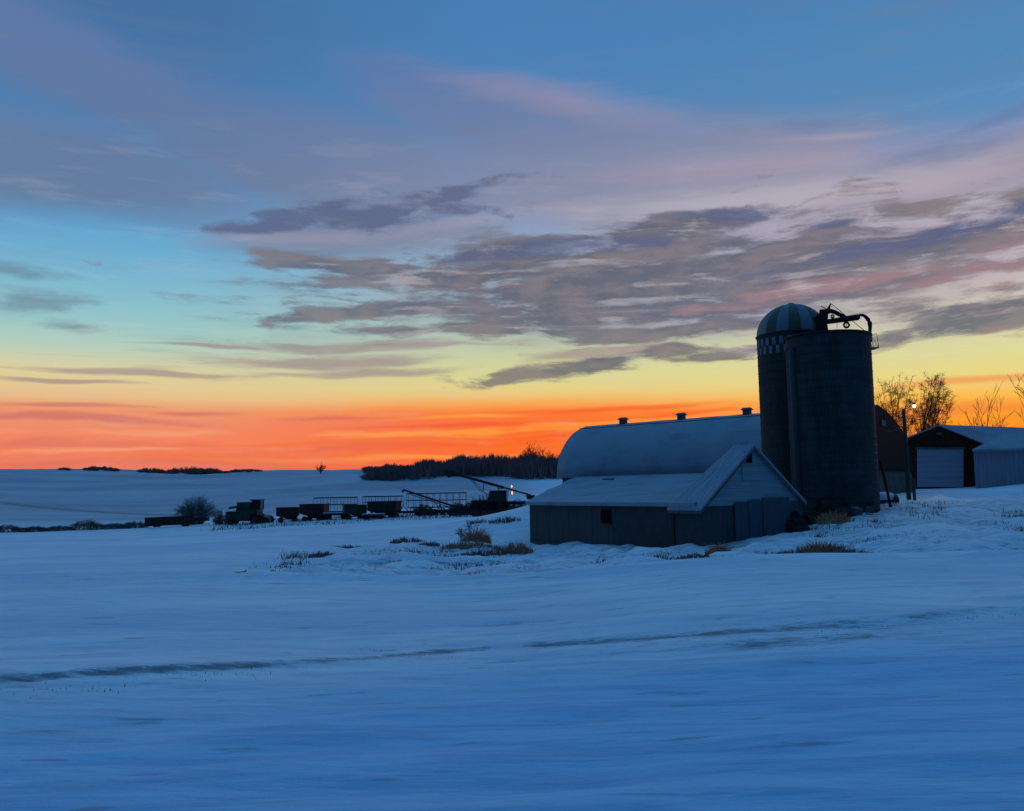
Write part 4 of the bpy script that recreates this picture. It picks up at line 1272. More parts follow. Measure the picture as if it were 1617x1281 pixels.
# woods as one mass
def wood_mass(name, spots, label, m_, seed=5):
    """spots: (x, y, z, height, width)"""
    rg = random.Random(seed)
    mb = MB()
    for (x, y, z, h, w) in spots:
        # trunk sliver + dense twig spray
        mb.tube([(x, y, z - .3), (x, y, z + h * .5)], [.14, .07], 3, caps=False)
        for k in range(34):
            a = rg.uniform(0, 2 * math.pi); e = abs(rg.gauss(0, 1)) 
            r = w * .5 * rg.uniform(.15, 1); hz = h * (.25 + .75 * (1 - (r / (w * .5)) ** 2 * .75) * rg.uniform(.35, 1))
            bx, by = x + r * .45 * math.cos(a), y + r * .45 * math.sin(a)
            ex, ey = x + r * math.cos(a), y + r * math.sin(a)
            wd = rg.uniform(.10, .30)
            a2 = a + 1.57
            z0 = z + rg.uniform(0, hz * .45)
            mb.add([(bx - wd * math.cos(a2), by - wd * math.sin(a2), z0), (bx + wd * math.cos(a2), by + wd * math.sin(a2), z0 + .1),
                    (ex + wd * .2, ey, z + hz), (ex - wd * .2, ey, z + hz)], [(0, 1, 2, 3)])
    o = mb.build(name, m_)
    tag(o, label, 'woodland', None, 'stuff')
    return o
rg = random.Random(77)
spots = []
def skyline(px):
    pts = [(575, 747), (600, 738), (640, 733), (680, 727), (720, 722), (755, 716), (790, 719), (825, 716), (845, 714), (870, 718), (900, 716)]
    for (a, ya), (b, yb) in zip(pts[:-1], pts[1:]):
        if a <= px <= b: return ya + (yb - ya) * (px - a) / (b - a)
    return pts[-1][1] if px > 900 else pts[0][1]
def baseline(px):
    pts = [(575, 757), (645, 761), (700, 750), (780, 747), (830, 762), (920, 768)]
    for (a, ya), (b, yb) in zip(pts[:-1], pts[1:]):
        if a <= px <= b: return ya + (yb - ya) * (px - a) / (b - a)
    return pts[-1][1]
for k in range(1250):
    px = rg.uniform(577, 930)
    D = rg.uniform(352, 470)
    b = on(px, D)
    if D < 362 and 690 < px < 800: continue
    topz = P(px, skyline(px) + rg.uniform(-2.5, 1.5) + 3.0 * math.sin(px * .11) + 1.6 * math.sin(px * .53 + 1), D).z
    f = (D - 352) / 118
    h = min(topz - b.z, rg.uniform(6, 9.5) + 3 * f)
    if h < 2: h = 2.5
    spots.append((b.x, b.y, b.z, h, rg.uniform(4, 8)))
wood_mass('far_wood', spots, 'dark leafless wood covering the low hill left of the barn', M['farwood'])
spots = []
for (x0, x1, y0, hh) in ((92, 108, 740, 1.2), (132, 186, 741, 2.2), (218, 262, 744, 2.5), (262, 330, 747, 4.5), (300, 350, 746, 4.0), (345, 412, 743, 1.6)):
    for k in range(int((x1 - x0) * 1.6)):
        px = rg.uniform(x0, x1); D = rg.uniform(490, 525); b = on(px, D)
        e = 1 - abs((px - (x0 + x1) / 2) / ((x1 - x0) / 2)) ** 2.5
        spots.append((b.x, b.y, b.z, hh * rg.uniform(.6, 1.1) * (.35 + .65 * e), rg.uniform(3, 6)))
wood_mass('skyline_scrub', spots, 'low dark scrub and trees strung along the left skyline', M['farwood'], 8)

# shrubs
def shrub_mesh(rng, w, h, n, mr=.02, twist=.5, base=.25):
    m = MB()
    for k in range(n):
        a = rng.uniform(0, 2 * math.pi); r = math.sqrt(rng.random()) * base * w * .5
        p = Vector((r * math.cos(a), r * math.sin(a) * .7, -.1))
        reach = w * .5 * math.sqrt(rng.random())
        e = Vector((reach * math.cos(a + rng.gauss(0, .4)), reach * .7 * math.sin(a), h * (1 - .55 * (reach / (w * .5)) ** 2) * rng.uniform(.55, 1.0)))
        mdp = p.lerp(e, .5) + Vector((rng.gauss(0, .06) * w * .3, 0, h * .12))
        m.tube([p, mdp, e], [mr, mr * .8, mr * .4], 3, caps=False)
        for q in range(4):
            f = rng.uniform(.35, .95); s_ = mdp.lerp(e, f)
            m.tube([s_, s_ + Vector((rng.gauss(0, .14) * w * .5, rng.gauss(0, .1) * w * .5, rng.uniform(.05, .28) * h * twist))], [mr * .6, mr * .25], 3, caps=False)
    return m
def shrub(px, D, wpx, top_py, label, m_, seed, group=None, n=120, name='shrub', mr=.03, base=.25):
    b = on(px, D); h = P(px, top_py, D).z - b.z
    o = shrub_mesh(random.Random(seed), wpx / F * D, h, n, mr, base=base).build(name, m_)
    o.location = b
    tag(o, label, 'shrub', group)
    return o
shrub(310, 131, 74, 781, 'large grey round shrub behind the dark red feed wagon', M['shrubgrey'], 3, n=420, mr=.022)
shrub(345, 132, 24, 800, 'small grey shrub between the big shrub and the combine', M['shrubgrey'], 4, n=60, mr=.022)
HG = 'brush along the fence line at the far left'
for i, (px, w, top, lab, k) in enumerate(((10, 50, 828, 'low dark brush at the left frame edge', 'shrubred'), (56, 44, 830, 'low brush second from the left edge in the fence line', 'shrubred'),
        (95, 40, 829, 'thin brush right of a gap in the fence line', 'shrubgrey'), (138, 52, 820, 'tallest reddish brown bush in the fence line', 'shrubred'),
        (182, 44, 825, 'grey brown bush in the fence line right of the tallest one', 'shrubgrey'), (215, 40, 822, 'bush touching the left end of the dark red feed wagon', 'shrubgrey'))):
    shrub(px, 127, w, top, lab, M[k], 20 + i, HG, n=170, mr=.03, base=1.15)

# grass clumps
def clump_mesh(rng, w, d, h, n, bw=.012, lean=.35):
    m = MB()
    for k in range(n):
        a = rng.uniform(0, 2 * math.pi); rr = math.sqrt(rng.random())
        x = rr * math.cos(a) * w * .5; y = rr * math.sin(a) * d * .5
        hh = h * (1 - .75 * rr * rr) * rng.uniform(.35, 1.0)
        lx = rng.gauss(.1, lean) * hh; ly = rng.gauss(0, lean) * hh
        ww = bw * rng.uniform(.6, 1.6)
        m.add([(x - ww, y, -.12), (x + ww, y, -.12), (x + lx * .4 + ww * .7, y + ly * .4, hh * .62), (x + lx * .4 - ww * .7, y + ly * .4, hh * .62), (x + lx, y + ly, hh)],
              [(0, 1, 2, 3), (3, 2, 4)])
    return m
CG = 'weed and grass clumps in the snow in front of the sheds'
def clump(px, py, wpx, top, label, m_, seed, n=260, dep=None, name='dry_grass_clump', lean=.6, bw=.018):
    b = hit(px, py); D = b.y
    w = wpx / F * D; h = max(.15, (py - top) / F * D)
    o = clump_mesh(random.Random(seed), w, dep or w * .45, h, n, bw, lean).build(name, m_)
    o.location = b
    tag(o, label, 'grass clump', CG)
    return o
clump(752, 858, 46, 822, 'tall brown bushy weed left of the cattle shed corner', M['grass'], 31, 420)
clump(740, 866, 90, 850, 'wide straw patch at the foot of the tall brown weed', M['grass'], 32, 420)
clump(812, 872, 64, 850, 'dry grass against the left corner of the cattle shed', M['grass'], 33, 360)
clump(780, 876, 110, 862, 'long thin band of straw between the tall weed and the shed corner', M['grassdark'], 34, 380)
clump(800, 824, 60, 812, 'grey brown weeds just below the dark machinery left of the shed', M['grassdark'], 35, 240)
clump(758, 826, 40, 817, 'faint weed patch below the yellowish bales of machinery', M['grassdark'], 36, 120)
clump(642, 856, 56, 845, 'dark weed tangle in open snow left of the tall brown weed', M['grassdark'], 37, 220)
clump(676, 860, 36, 852, 'small weed tail right of the dark tangle', M['grassdark'], 38, 120)
clump(548, 866, 62, 858, 'low windblown weeds in the snow below the gravity wagons', M['grassdark'], 39, 200)
clump(508, 877, 44, 868, 'leftmost low dark weeds of the snowy hummocks', M['grassdark'], 40, 160)
clump(540, 900, 14, 892, 'single small tuft near the lip of the field', M['grassdark'], 41, 60)
clump(1135, 876, 44, 852, 'straw coloured grass against the shed wall below the gable', M['grass'], 42, 300)
clump(1098, 882, 56, 870, 'faded grass at the wall foot left of the gable end', M['grassdark'], 43, 200)
clump(1296, 874, 76, 849, 'dense rounded straw clump in the snow below the silos', M['grass'], 44, 520)
clump(1246, 877, 44, 864, 'short reddish grass left of the round straw clump', M['grassdark'], 45, 180)
clump(1345, 876, 66, 862, 'low thinning grass right of the round straw clump', M['grassdark'], 46, 220)
clump(1390, 877, 60, 872, 'thin straw streak trailing to the right of the clumps', M['grassdark'], 47, 120)
clump(982, 897, 36, 889, 'small reddish tuft on the field lip in front of the shed', M['grassdark'], 48, 120)
clump(846, 907, 40, 901, 'small dark tuft on the field lip left of centre', M['grassdark'], 49, 100)
clump(1318, 824, 60, 800, 'brown grass on the rubble bank at the silo foot', M['grass'], 50, 260)
clump(1498, 862, 70, 850, 'grey weeds poking through snow below the machine shed', M['grassdark'], 52, 120)
clump(1560, 874, 60, 868, 'flat dark weeds near the right edge below the pale shed', M['grassdark'], 53, 110)
# thin tall weeds beside the brown bush
for (px, py, top, s, lab) in ((728, 866, 832, 61, 'spindly dead weed left of the tall brown weed'), (741, 852, 820, 62, 'spindly dead weed behind the tall brown weed')):
    b = hit(px, py); h = (py - top) / F * b.y
    rg2 = random.Random(s); m = MB()
    for k in range(9):
        x = rg2.gauss(0, .12); m.tube([(x, 0, -.1), (x + rg2.gauss(0, .08), 0, h * .6), (x + rg2.gauss(0, .2), 0, h * rg2.uniform(.7, 1))], .012, 3, caps=False)
        for q in range(3):
            z = h * rg2.uniform(.5, .95); m.tube([(x, 0, z * .9), (x + rg2.gauss(0, .22), 0, z)], .02, 3, caps=False)
    o = m.build('dead_weed', M['grassdark']); o.location = b; tag(o, lab, 'weed', CG)

# dark rubble and shrubs at the foot of the silos
def mound(name, c, sx, sy, sz, m_, label, cat, seed, n=22):
    rg2 = random.Random(seed)
    m = MB(); vs = []; rings = 8
    for i in range(rings + 1):
        e = (i / rings) * math.pi * .5
        for k in range(n):
            a = 2 * math.pi * k / n
            q = 1 + rg2.uniform(-.3, .3)
            vs.append((sx * math.cos(e) * math.cos(a) * q, sy * math.cos(e) * math.sin(a) * q, sz * math.sin(e) * (1 + rg2.uniform(-.3, .25)) - (.3 if i == 0 else 0)))
    fs = [(i * n + k, i * n + (k + 1) % n, (i + 1) * n + (k + 1) % n, (i + 1) * n + k) for i in range(rings) for k in range(n)]
    m.add(vs, fs)
    o = m.build(name, m_, smooth=False); o.location = c
    return tag(o, label, cat)
mound('rubble_pile', on(1300, 55.2), 1.7, .9, 1.15, M['rubble'], 'black heap of frozen rubble against the foot of the dark silo', 'rubble', 5)
mound('dirt_pile', on(1255, 53.2), .75, .6, 1.0, M['rubble'], 'black dirt heap beside the right corner of the cattle shed', 'dirt pile', 6)
mound('debris_pile', on(1345, 57.0), 1.5, .8, .75, M['rubble'], 'low dark debris right of the black rubble heap', 'debris', 7)
# snow-topped tank lying right of the silo
tk = on(1398, 62.0); tz = P(1398, 778, 62).z - tk.z
tank = thing('fuel_tank', (tk.x, tk.y, tk.z), 'low horizontal tank capped with snow between silo and yard pole', 'tank')
m = MB(); rr = .42
m.tube([(-1.1, 0, tz - rr - .1), (-.95, 0, tz - rr - .1), (.75, 0, tz - rr - .1), (.92, 0, tz - rr - .1)], [rr * .5, rr, rr, rr * .5], 16); m.build('tank_body', M['darksteel'], tank, smooth=True)
m = MB()
n = 14; vs = []
for i, x in enumerate(np.linspace(-1.05, .88, 12)):
    e = math.sin(math.pi * (i + .3) / 11.6) ** .4
    for k in range(n):
        a = math.pi * k / (n - 1)
        vs.append((x, math.cos(a) * rr * 1.1 * e, tz - rr - .1 + math.sin(a) * (rr + .13) * e + .02))
m.add(vs, [(i * n + k, i * n + k + 1, (i + 1) * n + k + 1, (i + 1) * n + k) for i in range(11) for k in range(n - 1)])
m.build('snow_cap', M['capsnow'], tank, smooth=True)
for x in (-.7, .5):
    m = MB(); m.box((x, 0, (tz - 2 * rr) * .5 - .05), (.12, .7, max(.3, tz - 2 * rr + .3))); m.build('leg', M['darksteel'], tank)
# blocks poking from the snow bank
for k, (px, py, s, lab) in enumerate(((1352, 812, .45, 'grey block half buried in the snow bank below the tank'), (1374, 809, .38, 'smaller snow-dusted block right of the half buried one'))):
    b = hit(px, py); m = MB(); R_ = Matrix.Rotation(.5 + k, 3, 'Z') @ Matrix.Rotation(.3, 3, 'X')
    m.box((0, 0, .15), (s * 1.5, s, s), R_); o = m.build('stone_block', M['concrete']); o.location = b
    tag(o, lab, 'block')

# ------------------------------------------------------------------ farm machinery
def wheels(t, spots, r, w, m_=None):
    for (x, y) in spots:
        wh = MB().wheel((0, 0, 0), r, w).build('wheel', M['tyre'], t); wh.location = (x, y, r)
        MB().disc((0, 0, 0), r * .62, w * .5).build('rim', m_ or M['darksteel'], wh)
def gravity_wagon(px, D, w, h, label, m_, hop=.5, rz=0.0):
    t = thing('gravity_wagon', tuple(on(px, D)), label, 'wagon', 'farm wagons parked in a row', rz)
    t.location.z -= .12
    fr_ = .55
    m = MB()
    x0, x1 = -w / 2, w / 2; zt = h; zm = h * .48
    d_ = 1.1
    th = .05
    # upper box, open top built from four walls
    for (c, s) in (((0, -d_, (zt + zm) / 2), (w, th, zt - zm)), ((0, d_, (zt + zm) / 2), (w, th, zt - zm)),
                   ((x0, 0, (zt + zm) / 2), (th, 2 * d_ - th * 1.1, zt - zm)), ((x1, 0, (zt + zm) / 2), (th, 2 * d_ - th * 1.1, zt - zm))):
        m.box(c, s)
    for k in range(5):
        m.box((x0 + w * (k + .5) / 5, -d_ - .045, (zt + zm) / 2), (.05, .05, zt - zm - .04))
    # sloping hopper
    m.hexa([(x0 * .15 + hop * .2, -d_ * .7, fr_), (x1 * .75, -d_ * .7, fr_), (x1 * .75, d_ * .7, fr_), (x0 * .15 + hop * .2, d_ * .7, fr_)],
           [(x0, -d_ + .01, zm), (x1, -d_ + .01, zm), (x1, d_ - .01, zm), (x0, d_ - .01, zm)])
    m.build('box', m_, t)
    m = MB()
    for c, s in (((0, -d_ - .03, zt + .03), (w + .12, .09, .08)), ((0, d_ + .03, zt + .03), (w + .12, .09, .08)), ((x0 - .02, 0, zt + .03), (.09, 2 * d_ - .04, .08)), ((x1 + .02, 0, zt + .03), (.09, 2 * d_ - .04, .08))):
        m.box(c, s)
    m.build('top_rail', m_, t)
    m = MB(); m.box((0, -.35, .48), (w * .92, .1, .12)); m.box((0, .35, .48), (w * .92, .1, .12))
    m.box((x0 * .62, 0, .40), (.12, 1.7, .12)); m.box((x1 * .62, 0, .40), (.12, 1.7, .12))
    m.tube([(x1 * .7, 0, .42), (x1 + .9, 0, .25)], .05, 5)
    m.build('running_gear', M['darksteel'], t)
    wheels(t, [(x0 * .62, -.9), (x1 * .62, -.9), (x0 * .62, .9), (x1 * .62, .9)], .36, .22)
    return t
def wpx(a, D): return a / F * D
gravity_wagon(454.5, 117, wpx(34, 117), 1.95, 'small dark red gravity wagon, first in the row right of the combine', M['red'], .5, .22)
gravity_wagon(496.5, 116, wpx(39, 116), 2.2, 'larger dark red gravity wagon, second in the row right of the combine', M['red'], .5, -.12)
gravity_wagon(560, 114, wpx(34, 114), 1.85, 'dark green gravity wagon in the middle of the parked row', M['green'], .5, .3)
gravity_wagon(607, 113, wpx(46, 113), 2.15, 'brown high box wagon at the right end of the wagon row', M['rust'], .5, -.2)
# flat wagon deck between wagons
def flat_wagon(px, D, w, label, hz=.75):
    t = thing('flatbed_wagon', tuple(on(px, D)), label, 'wagon')
    MB().box((0, 0, hz), (w, 2.0, .14)).build('deck', M['wood'], t)
    MB().box((0, 0, hz + .11), (w * .96, 1.9, .08)).build('snow_cover', M['capsnow'], t)
    MB().box((0, 0, hz - .17), (w * .9, .5, .2)).build('running_gear', M['darksteel'], t)
    wheels(t, [(-w * .33, -.8), (w * .33, -.8), (-w * .33, .8), (w * .33, .8)], .33, .2)
flat_wagon(531, 115.5, 3.2, 'snow dusted low flat wagon between the second red and the green wagon')
flat_wagon(590, 110.5, 2.7, 'low flat wagon in front of the brown box wagon', .6)
# combine harvester
D = 119.0
cb = thing('combine_harvester', tuple(on(395, D)), 'dark green combine harvester parked at the left of the machinery row', 'combine harvester')
s = D / F
m = MB()
def q3(x0, x1, z0, z1, y0, y1, m=m, sl=0):
    m.hexa([(x0, y0, z0), (x1, y0, z0), (x1, y1, z0), (x0, y1, z0)], [(x0 + sl, y0, z1), (x1, y0, z1), (x1, y1, z1), (x0 + sl, y1, z1)])
q3(-3.05, -1.5, .55, 1.75, -1.1, 1.1, m, .15)
q3(-1.5, 1.35, .45, 2.0, -1.3, 1.3, m)
m.build('body', M['green'], cb)
m = MB(); q3(-1.48, 0.35, 2.0, 2.95, -1.2, 1.2, m, .1); m.build('grain_tank', M['green'], cb)
m = MB(); q3(.45, 1.55, 1.95, 3.15, -.8, .8, m, .05); m.build('cab', M['glass'], cb)
m = MB(); m.box((.98, 0, 3.22), (1.5, 1.9, .13)); m.build('cab_roof', M['green'], cb)
m = MB()
for x, y in ((.43, -.82), (1.57, -.82), (.43, .82), (1.57, .82)): m.box((x, y, 2.55), (.07, .07, 1.22))
m.build('cab_frame', M['rackwood'], cb)
m = MB(); m.hexa([(1.3, -.55, .5), (2.6, -.55, .15), (2.6, .55, .15), (1.3, .55, .5)], [(1.35, -.55, 1.3), (2.7, -.55, .75), (2.7, .55, .75), (1.35, .55, 1.3)]); m.build('feeder_house', M['green'], cb)
m = MB(); m.tube([(-.9, -1.35, 2.4), (-2.4, -1.45, 2.2)], .15, 8); m.build('unloading_auger', M['green'], cb)
wheels(cb, [(1.05, -1.4), (1.05, 1.4)], .72, .5)
wheels(cb, [(-2.2, -1.1), (-2.2, 1.1)], .42, .3)
m = MB(); m.tube([(1.5, -1.2, 1.7), (2.25, -1.2, .35)], .03, 4); m.tube([(1.75, -1.2, 1.75), (2.5, -1.2, .4)], .03, 4)
for k in range(4): m.box((1.65 + k * .19, -1.2, 1.5 - k * .33), (.3, .3, .03))
m.build('ladder', M['rackwood'], cb)
# long low feed wagon
D = 122.0; fw = thing('feed_wagon', tuple(on(271, D)), 'long low dark red feed wagon beside the big grey shrub', 'wagon', None, math.radians(2))
w = wpx(74, D)
m = MB()
for y in (-.85, .85):
    m.hexa([(-w / 2, y - .04, .15), (w / 2, y - .04, .35), (w / 2, y + .04, .35), (-w / 2, y + .04, .15)], [(-w / 2, y * 1.15 - .04, 1.35), (w / 2, y * 1.15 - .04, 1.5), (w / 2, y * 1.15 + .04, 1.5), (-w / 2, y * 1.15 + .04, 1.35)])
for x, z0, z1 in ((-w / 2 - .03, .15, 1.35), (w / 2 + .03, .35, 1.5)):
    m.box((x, 0, (z0 + z1) / 2), (.06, 1.75, z1 - z0))
m.box((0, 0, .38), (w * .97, 1.6, .1))
m.build('box', M['red'], fw)
m = MB()
for k in range(9):
    x = -w / 2 + w * (k + .5) / 9; m.box((x, -1.02, .9), (.06, .05, 1.0))
m.build('side_stake', M['rust'], fw)
wheels(fw, [(-w * .3, -.7), (w * .3, -.7), (-w * .3, .7), (w * .3, .7)], .3, .2)
m = MB(); m.box((w / 2 + .9, 0, 1.0), (1.7, 1.2, .5)); m.build('end_chute', M['rust'], fw)
# hay racks
def rack(px, D, wpx_, ztop, zbot, label, npost=7):
    t = thing('hay_rack', tuple(on(px, D)), label, 'hay rack', 'slatted hay racks behind the wagon row')
    w = wpx_ / F * D; g = t.location.z
    zt, zb_ = ztop - g, zbot - g
    m = MB()
    for y in (-1.1, 1.1):
        m.box((0, y, zt), (w, .07, .16)); m.box((0, y, (zt + zb_) / 2), (w, .05, .1))
    for x in (-w / 2, w / 2): m.box((x, 0, zt), (.07, 2.13, .13))
    m.build('top_frame', M['rackwood'], t)
    m = MB(); m.box((0, 0, zb_), (w, 2.15, .14)); m.build('deck', M['rackwood'], t)
    for k in range(npost):
        x = -w / 2 + w * k / (npost - 1)
        for y in (-1.1, 1.1):
            o = MB().box((x, y, (zt + zb_) / 2), (.05, .04, zt - zb_ - .1)).build('upright', M['rackwood'], t)
    for x in (-w * .3, w * .3):
        MB().box((x, 0, (zb_ - .1) / 2), (.14, 1.6, max(.2, zb_ - .05))).build('axle', M['darksteel'], t)
rack(530, 124, 64, P(530, 786, 124).z, P(530, 808, 124).z, 'pale slatted hay rack behind the second red wagon')
rack(605, 127, 60, P(605, 784, 127).z, P(605, 803, 127).z, 'pale slatted hay rack behind the brown box wagon')
rack(690, 122, 92, P(690, 779, 122).z, P(690, 801, 122).z, 'pale slatted hay rack beneath the large grain elevator', 10)
# portable auger
D = 116.0; a_ = P(637, 773.5, D); b_ = P(727, 803, D)
au = thing('portable_auger', tuple(on(700, D)), 'thin portable grain auger slanting up to the left', 'auger')
m = MB(); m.tube([a_, b_], .13, 8); m.tube([a_, a_ + Vector((-.12, 0, -.35))], .15, 8); m.build('tube', M['darksteel'], au, True)
m = MB(); m.tube([lerp(a_, b_, .12) - Vector((0, 0, .3)), lerp(a_, b_, .9) - Vector((0, 0, .3))], .045, 5); 
for f in (.2, .4, .6, .8): m.tube([lerp(a_, b_, f), lerp(a_, b_, f) - Vector((0, 0, .32))], .025, 4)
m.build('truss', M['rackwood'], au, True)
m = MB(); gz_ = au.location.z
c = lerp(a_, b_, .62); 
for y in (-.8, .8): m.tube([c, Vector((c.x + .5, c.y + y, gz_ + .35))], .05, 5)
m.build('undercarriage', M['darksteel'], au, True)
m = MB(); m.hexa([b_ + Vector((-.3, -.3, -.35)), b_ + Vector((.3, -.3, -.35)), b_ + Vector((.3, .3, -.35)), b_ + Vector((-.3, .3, -.35))],
                 [b_ + Vector((-.45, -.5, .25)), b_ + Vector((.5, -.5, .25)), b_ + Vector((.5, .5, .25)), b_ + Vector((-.45, .5, .25))]); m.build('hopper', M['black'], au, True)
wheels(au, [(c.x + .5 - au.location.x, -.85), (c.x + .5 - au.location.x, .85)], .35, .2)
# big elevator
D = 106.0
el = thing('grain_elevator', tuple(on(775, D)), 'long grain elevator with bulky dark head rising to the left over the machinery', 'grain elevator')
e0, e1 = P(712, 746.5, D), P(838, 782, D - 1)
m = MB(); R_ = Matrix.Rotation(math.atan2((e1 - e0).z, (e1 - e0).x) * -1, 3, 'Y')
def beam(m, a, b, w, h):
    d = (b - a); L_ = d.length; ry = Matrix.Rotation(-math.atan2(d.z, math.hypot(d.x, d.y)), 3, 'Y'); rz_ = Matrix.Rotation(math.atan2(d.y, d.x), 3, 'Z')
    m.box((a + b) / 2, (L_, w, h), rz_ @ ry)
beam(m, e0, lerp(e0, e1, .66), .55, .30); beam(m, lerp(e0, e1, .66), e1, .45, .18)
m.build('conveyor', M['black'], el, True)
m = MB()
hd = lerp(e0, e1, .0)
m.tube([hd + Vector((-.75, 0, .12)), hd + Vector((-.6, 0, .1)), hd + Vector((.3, 0, -.05)), hd + Vector((.85, 0, -.15))], [.32, .47, .45, .22], 10)
m.tube([hd + Vector((-.45, 0, .1)), hd + Vector((-.1, 0, -.55))], [.4, .2], 8)
m.build('head', M['black'], el, True)
m = MB()
for k in range(3):
    a = lerp(e0, e1, .22 + .02 * k); b = P(757 + k * 3, 774, D + k * .3); m.tube([a, b], .025, 4)
m.tube([P(757, 774, D), P(790, 790, D)], .04, 4)
m.tube([P(764, 764, D), P(763, 776, D)], .05, 5)
for y in (-.9, .9): m.tube([lerp(e0, e1, .6), Vector((lerp(e0, e1, .62).x, D + y, el.location.z + .3))], .05, 5)
m.build('undercarriage', M['darksteel'], el, True)
xw = lerp(e0, e1, .62).x - el.location.x
wheels(el, [(xw, -.95), (xw, .95)], .42, .22)
m = MB(); m.hexa([e1 + Vector((-.4, -.4, -.5)), e1 + Vector((.3, -.4, -.5)), e1 + Vector((.3, .4, -.5)), e1 + Vector((-.4, .4, -.5))],
                 [e1 + Vector((-.6, -.6, .0)), e1 + Vector((.5, -.6, .0)), e1 + Vector((.5, .6, .0)), e1 + Vector((-.6, .6, .0))]); m.build('intake_hopper', M['rust'], el, True)
# tractor / forage harvester, black mass with two glowing reflection glints
D = 108.0
tr = thing('tractor', tuple(on(782, D)), 'black tractor with closed cab and warm glowing glints under the long elevator', 'tractor')
m = MB(); q3(-3.2, -.9, .7, 1.95, -.5, .5, m, .5); q3(-1.0, 1.7, .5, 1.75, -.8, .8, m); m.build('body', M['black'], tr)
m = MB(); q3(-.95, 1.35, 1.74, 2.95, -.75, .75, m, .3); m.build('cab', M['glass'], tr)
m = MB(); m.box((.42, 0, 3.02), (2.1, 1.7, .14)); m.build('cab_roof', M['black'], tr)
m = MB()
for x, y in ((-.6, -.77), (1.37, -.77), (-.6, .77), (1.37, .77), (.5, -.77), (.5, .77)): m.box((x, y, 2.25), (.09, .06, 1.4))
m.build('cab_frame', M['black'], tr)
m = MB(); m.tube([(-1.9, .25, 1.5), (-1.9, .25, 2.5)], .05, 6); m.build('exhaust_pipe', M['black'], tr)
wheels(tr, [(.7, -1.05), (.7, 1.05)], .85, .45)
wheels(tr, [(-2.3, -.85), (-2.3, .85)], .48, .3)
m = MB(); 
for y in (-1.05, 1.05): m.hexa([(-.2, y - .25, 1.55), (1.6, y - .25, 1.55), (1.6, y + .25, 1.55), (-.2, y + .25, 1.55)], [(0, y - .25, 1.85), (1.4, y - .25, 1.85), (1.4, y + .25, 1.85), (0, y + .25, 1.85)])
m.build('mudguard', M['black'], tr)
for (px, py, sx, sz) in ((808, 768.5, .12, .20), (808.6, 778.5, .11, .27)):  # glowing spots added in place of a sunset reflection on the machine
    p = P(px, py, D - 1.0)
    o = MB().lathe((0, 0, 0), [(.01, -sz), (sx * .7, -sz * .6), (sx, 0), (sx * .7, sz * .6), (.01, sz)], 12).build('reflection_glint', M['glintglow'], tr, smooth=True)
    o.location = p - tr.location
    MB().box((0, .22, 0), (sx * 2.4, .1, sz * 2.2)).build('glint_backing', M['black'], o)
m = MB(); m.tube([(1.5, -.9, 1.6), (1.62, -.9, 3.3)], .04, 5); m.tube([(.3, -.9, 3.3), (1.62, -.9, 3.3)], .04, 5)
m.build('glint_bracket', M['black'], tr)
# tillage implements
def disc_harrow(px, D, w, label, nd=7, r=.42, mat_='darksteel'):
    t = thing('disc_harrow', tuple(on(px, D)), label, 'implement', 'tillage implements in front of the elevator')
    m = MB(); m.box((0, 0, .78), (w, .12, .12)); m.box((0, .9, .78), (w, .12, .12))
    for k in range(4): m.box((-w / 2 + w * (k + .5) / 4, .45, .78), (.1, .78, .1))
    m.tube([(-w * .1, 0, .8), (0, 0, 1.3), (w * .3, .4, .85)], .05, 5)
    m.build('frame', M['black'], t)
    for k in range(nd):
        x = -w / 2 + w * (k + .5) / nd
        d_ = MB().disc((0, 0, 0), r, .05, 16, 'y'); o = d_.build('disc', M[mat_], t); o.location = (x, .0 if k % 2 else .9, r); o.rotation_euler = (0, 0, .35)
def plow(px, D, w, label, tall=.8):
    t = thing('plow', tuple(on(px, D)), label, 'implement', 'tillage implements in front of the elevator')
    m = MB(); m.box((0, 0, .62), (w, .16, .22)); m.box((0, 1.0, .55), (w * .9, .14, .18)); m.tube([(-w / 2, 0, .65), (-w / 2 - .8, .2, .3)], .06, 5)
    m.tube([(-w * .2, 0, .7), (-w * .12, 0, tall + .5), (w * .1, .3, .7)], .06, 5)
    m.build('beam', M['black'], t)
    n_ = max(4, int(w / .75))
    for k in range(n_):
        x = -w / 2 + w * (k + .5) / n_
        o = MB().tube([(0, 0, .6), (.15, 0, .45), (.05, 0, .1), (-.14, 0, 0)], [.05, .05, .06, .09], 5).build('share', M['darksteel'], t); o.location = (x, 0 if k % 2 else 1.0, 0)
plow(655, 110, 3.2, 'low black plow just right of the brown box wagon')
disc_harrow(672, 113, 2.6, 'disc harrow with round blades under the thin auger')
plow(700, 109, 4.0, 'black plow in front of the disc harrow', .9)
disc_harrow(722, 112, 2.2, 'narrow disc harrow at the foot of the thin auger', 5, .4)
plow(748, 106.5, 4.2, 'long black plow left of the black tractor', 1.2)
plow(800, 104, 4.2, 'long black plow in front of the black tractor', .7)
disc_harrow(826, 106, 1.8, 'small disc harrow beside the cattle shed corner', 4, .38)
flat_wagon(818, 110, 2.4, 'small snow dusted flat wagon behind the last plow', 1.5)

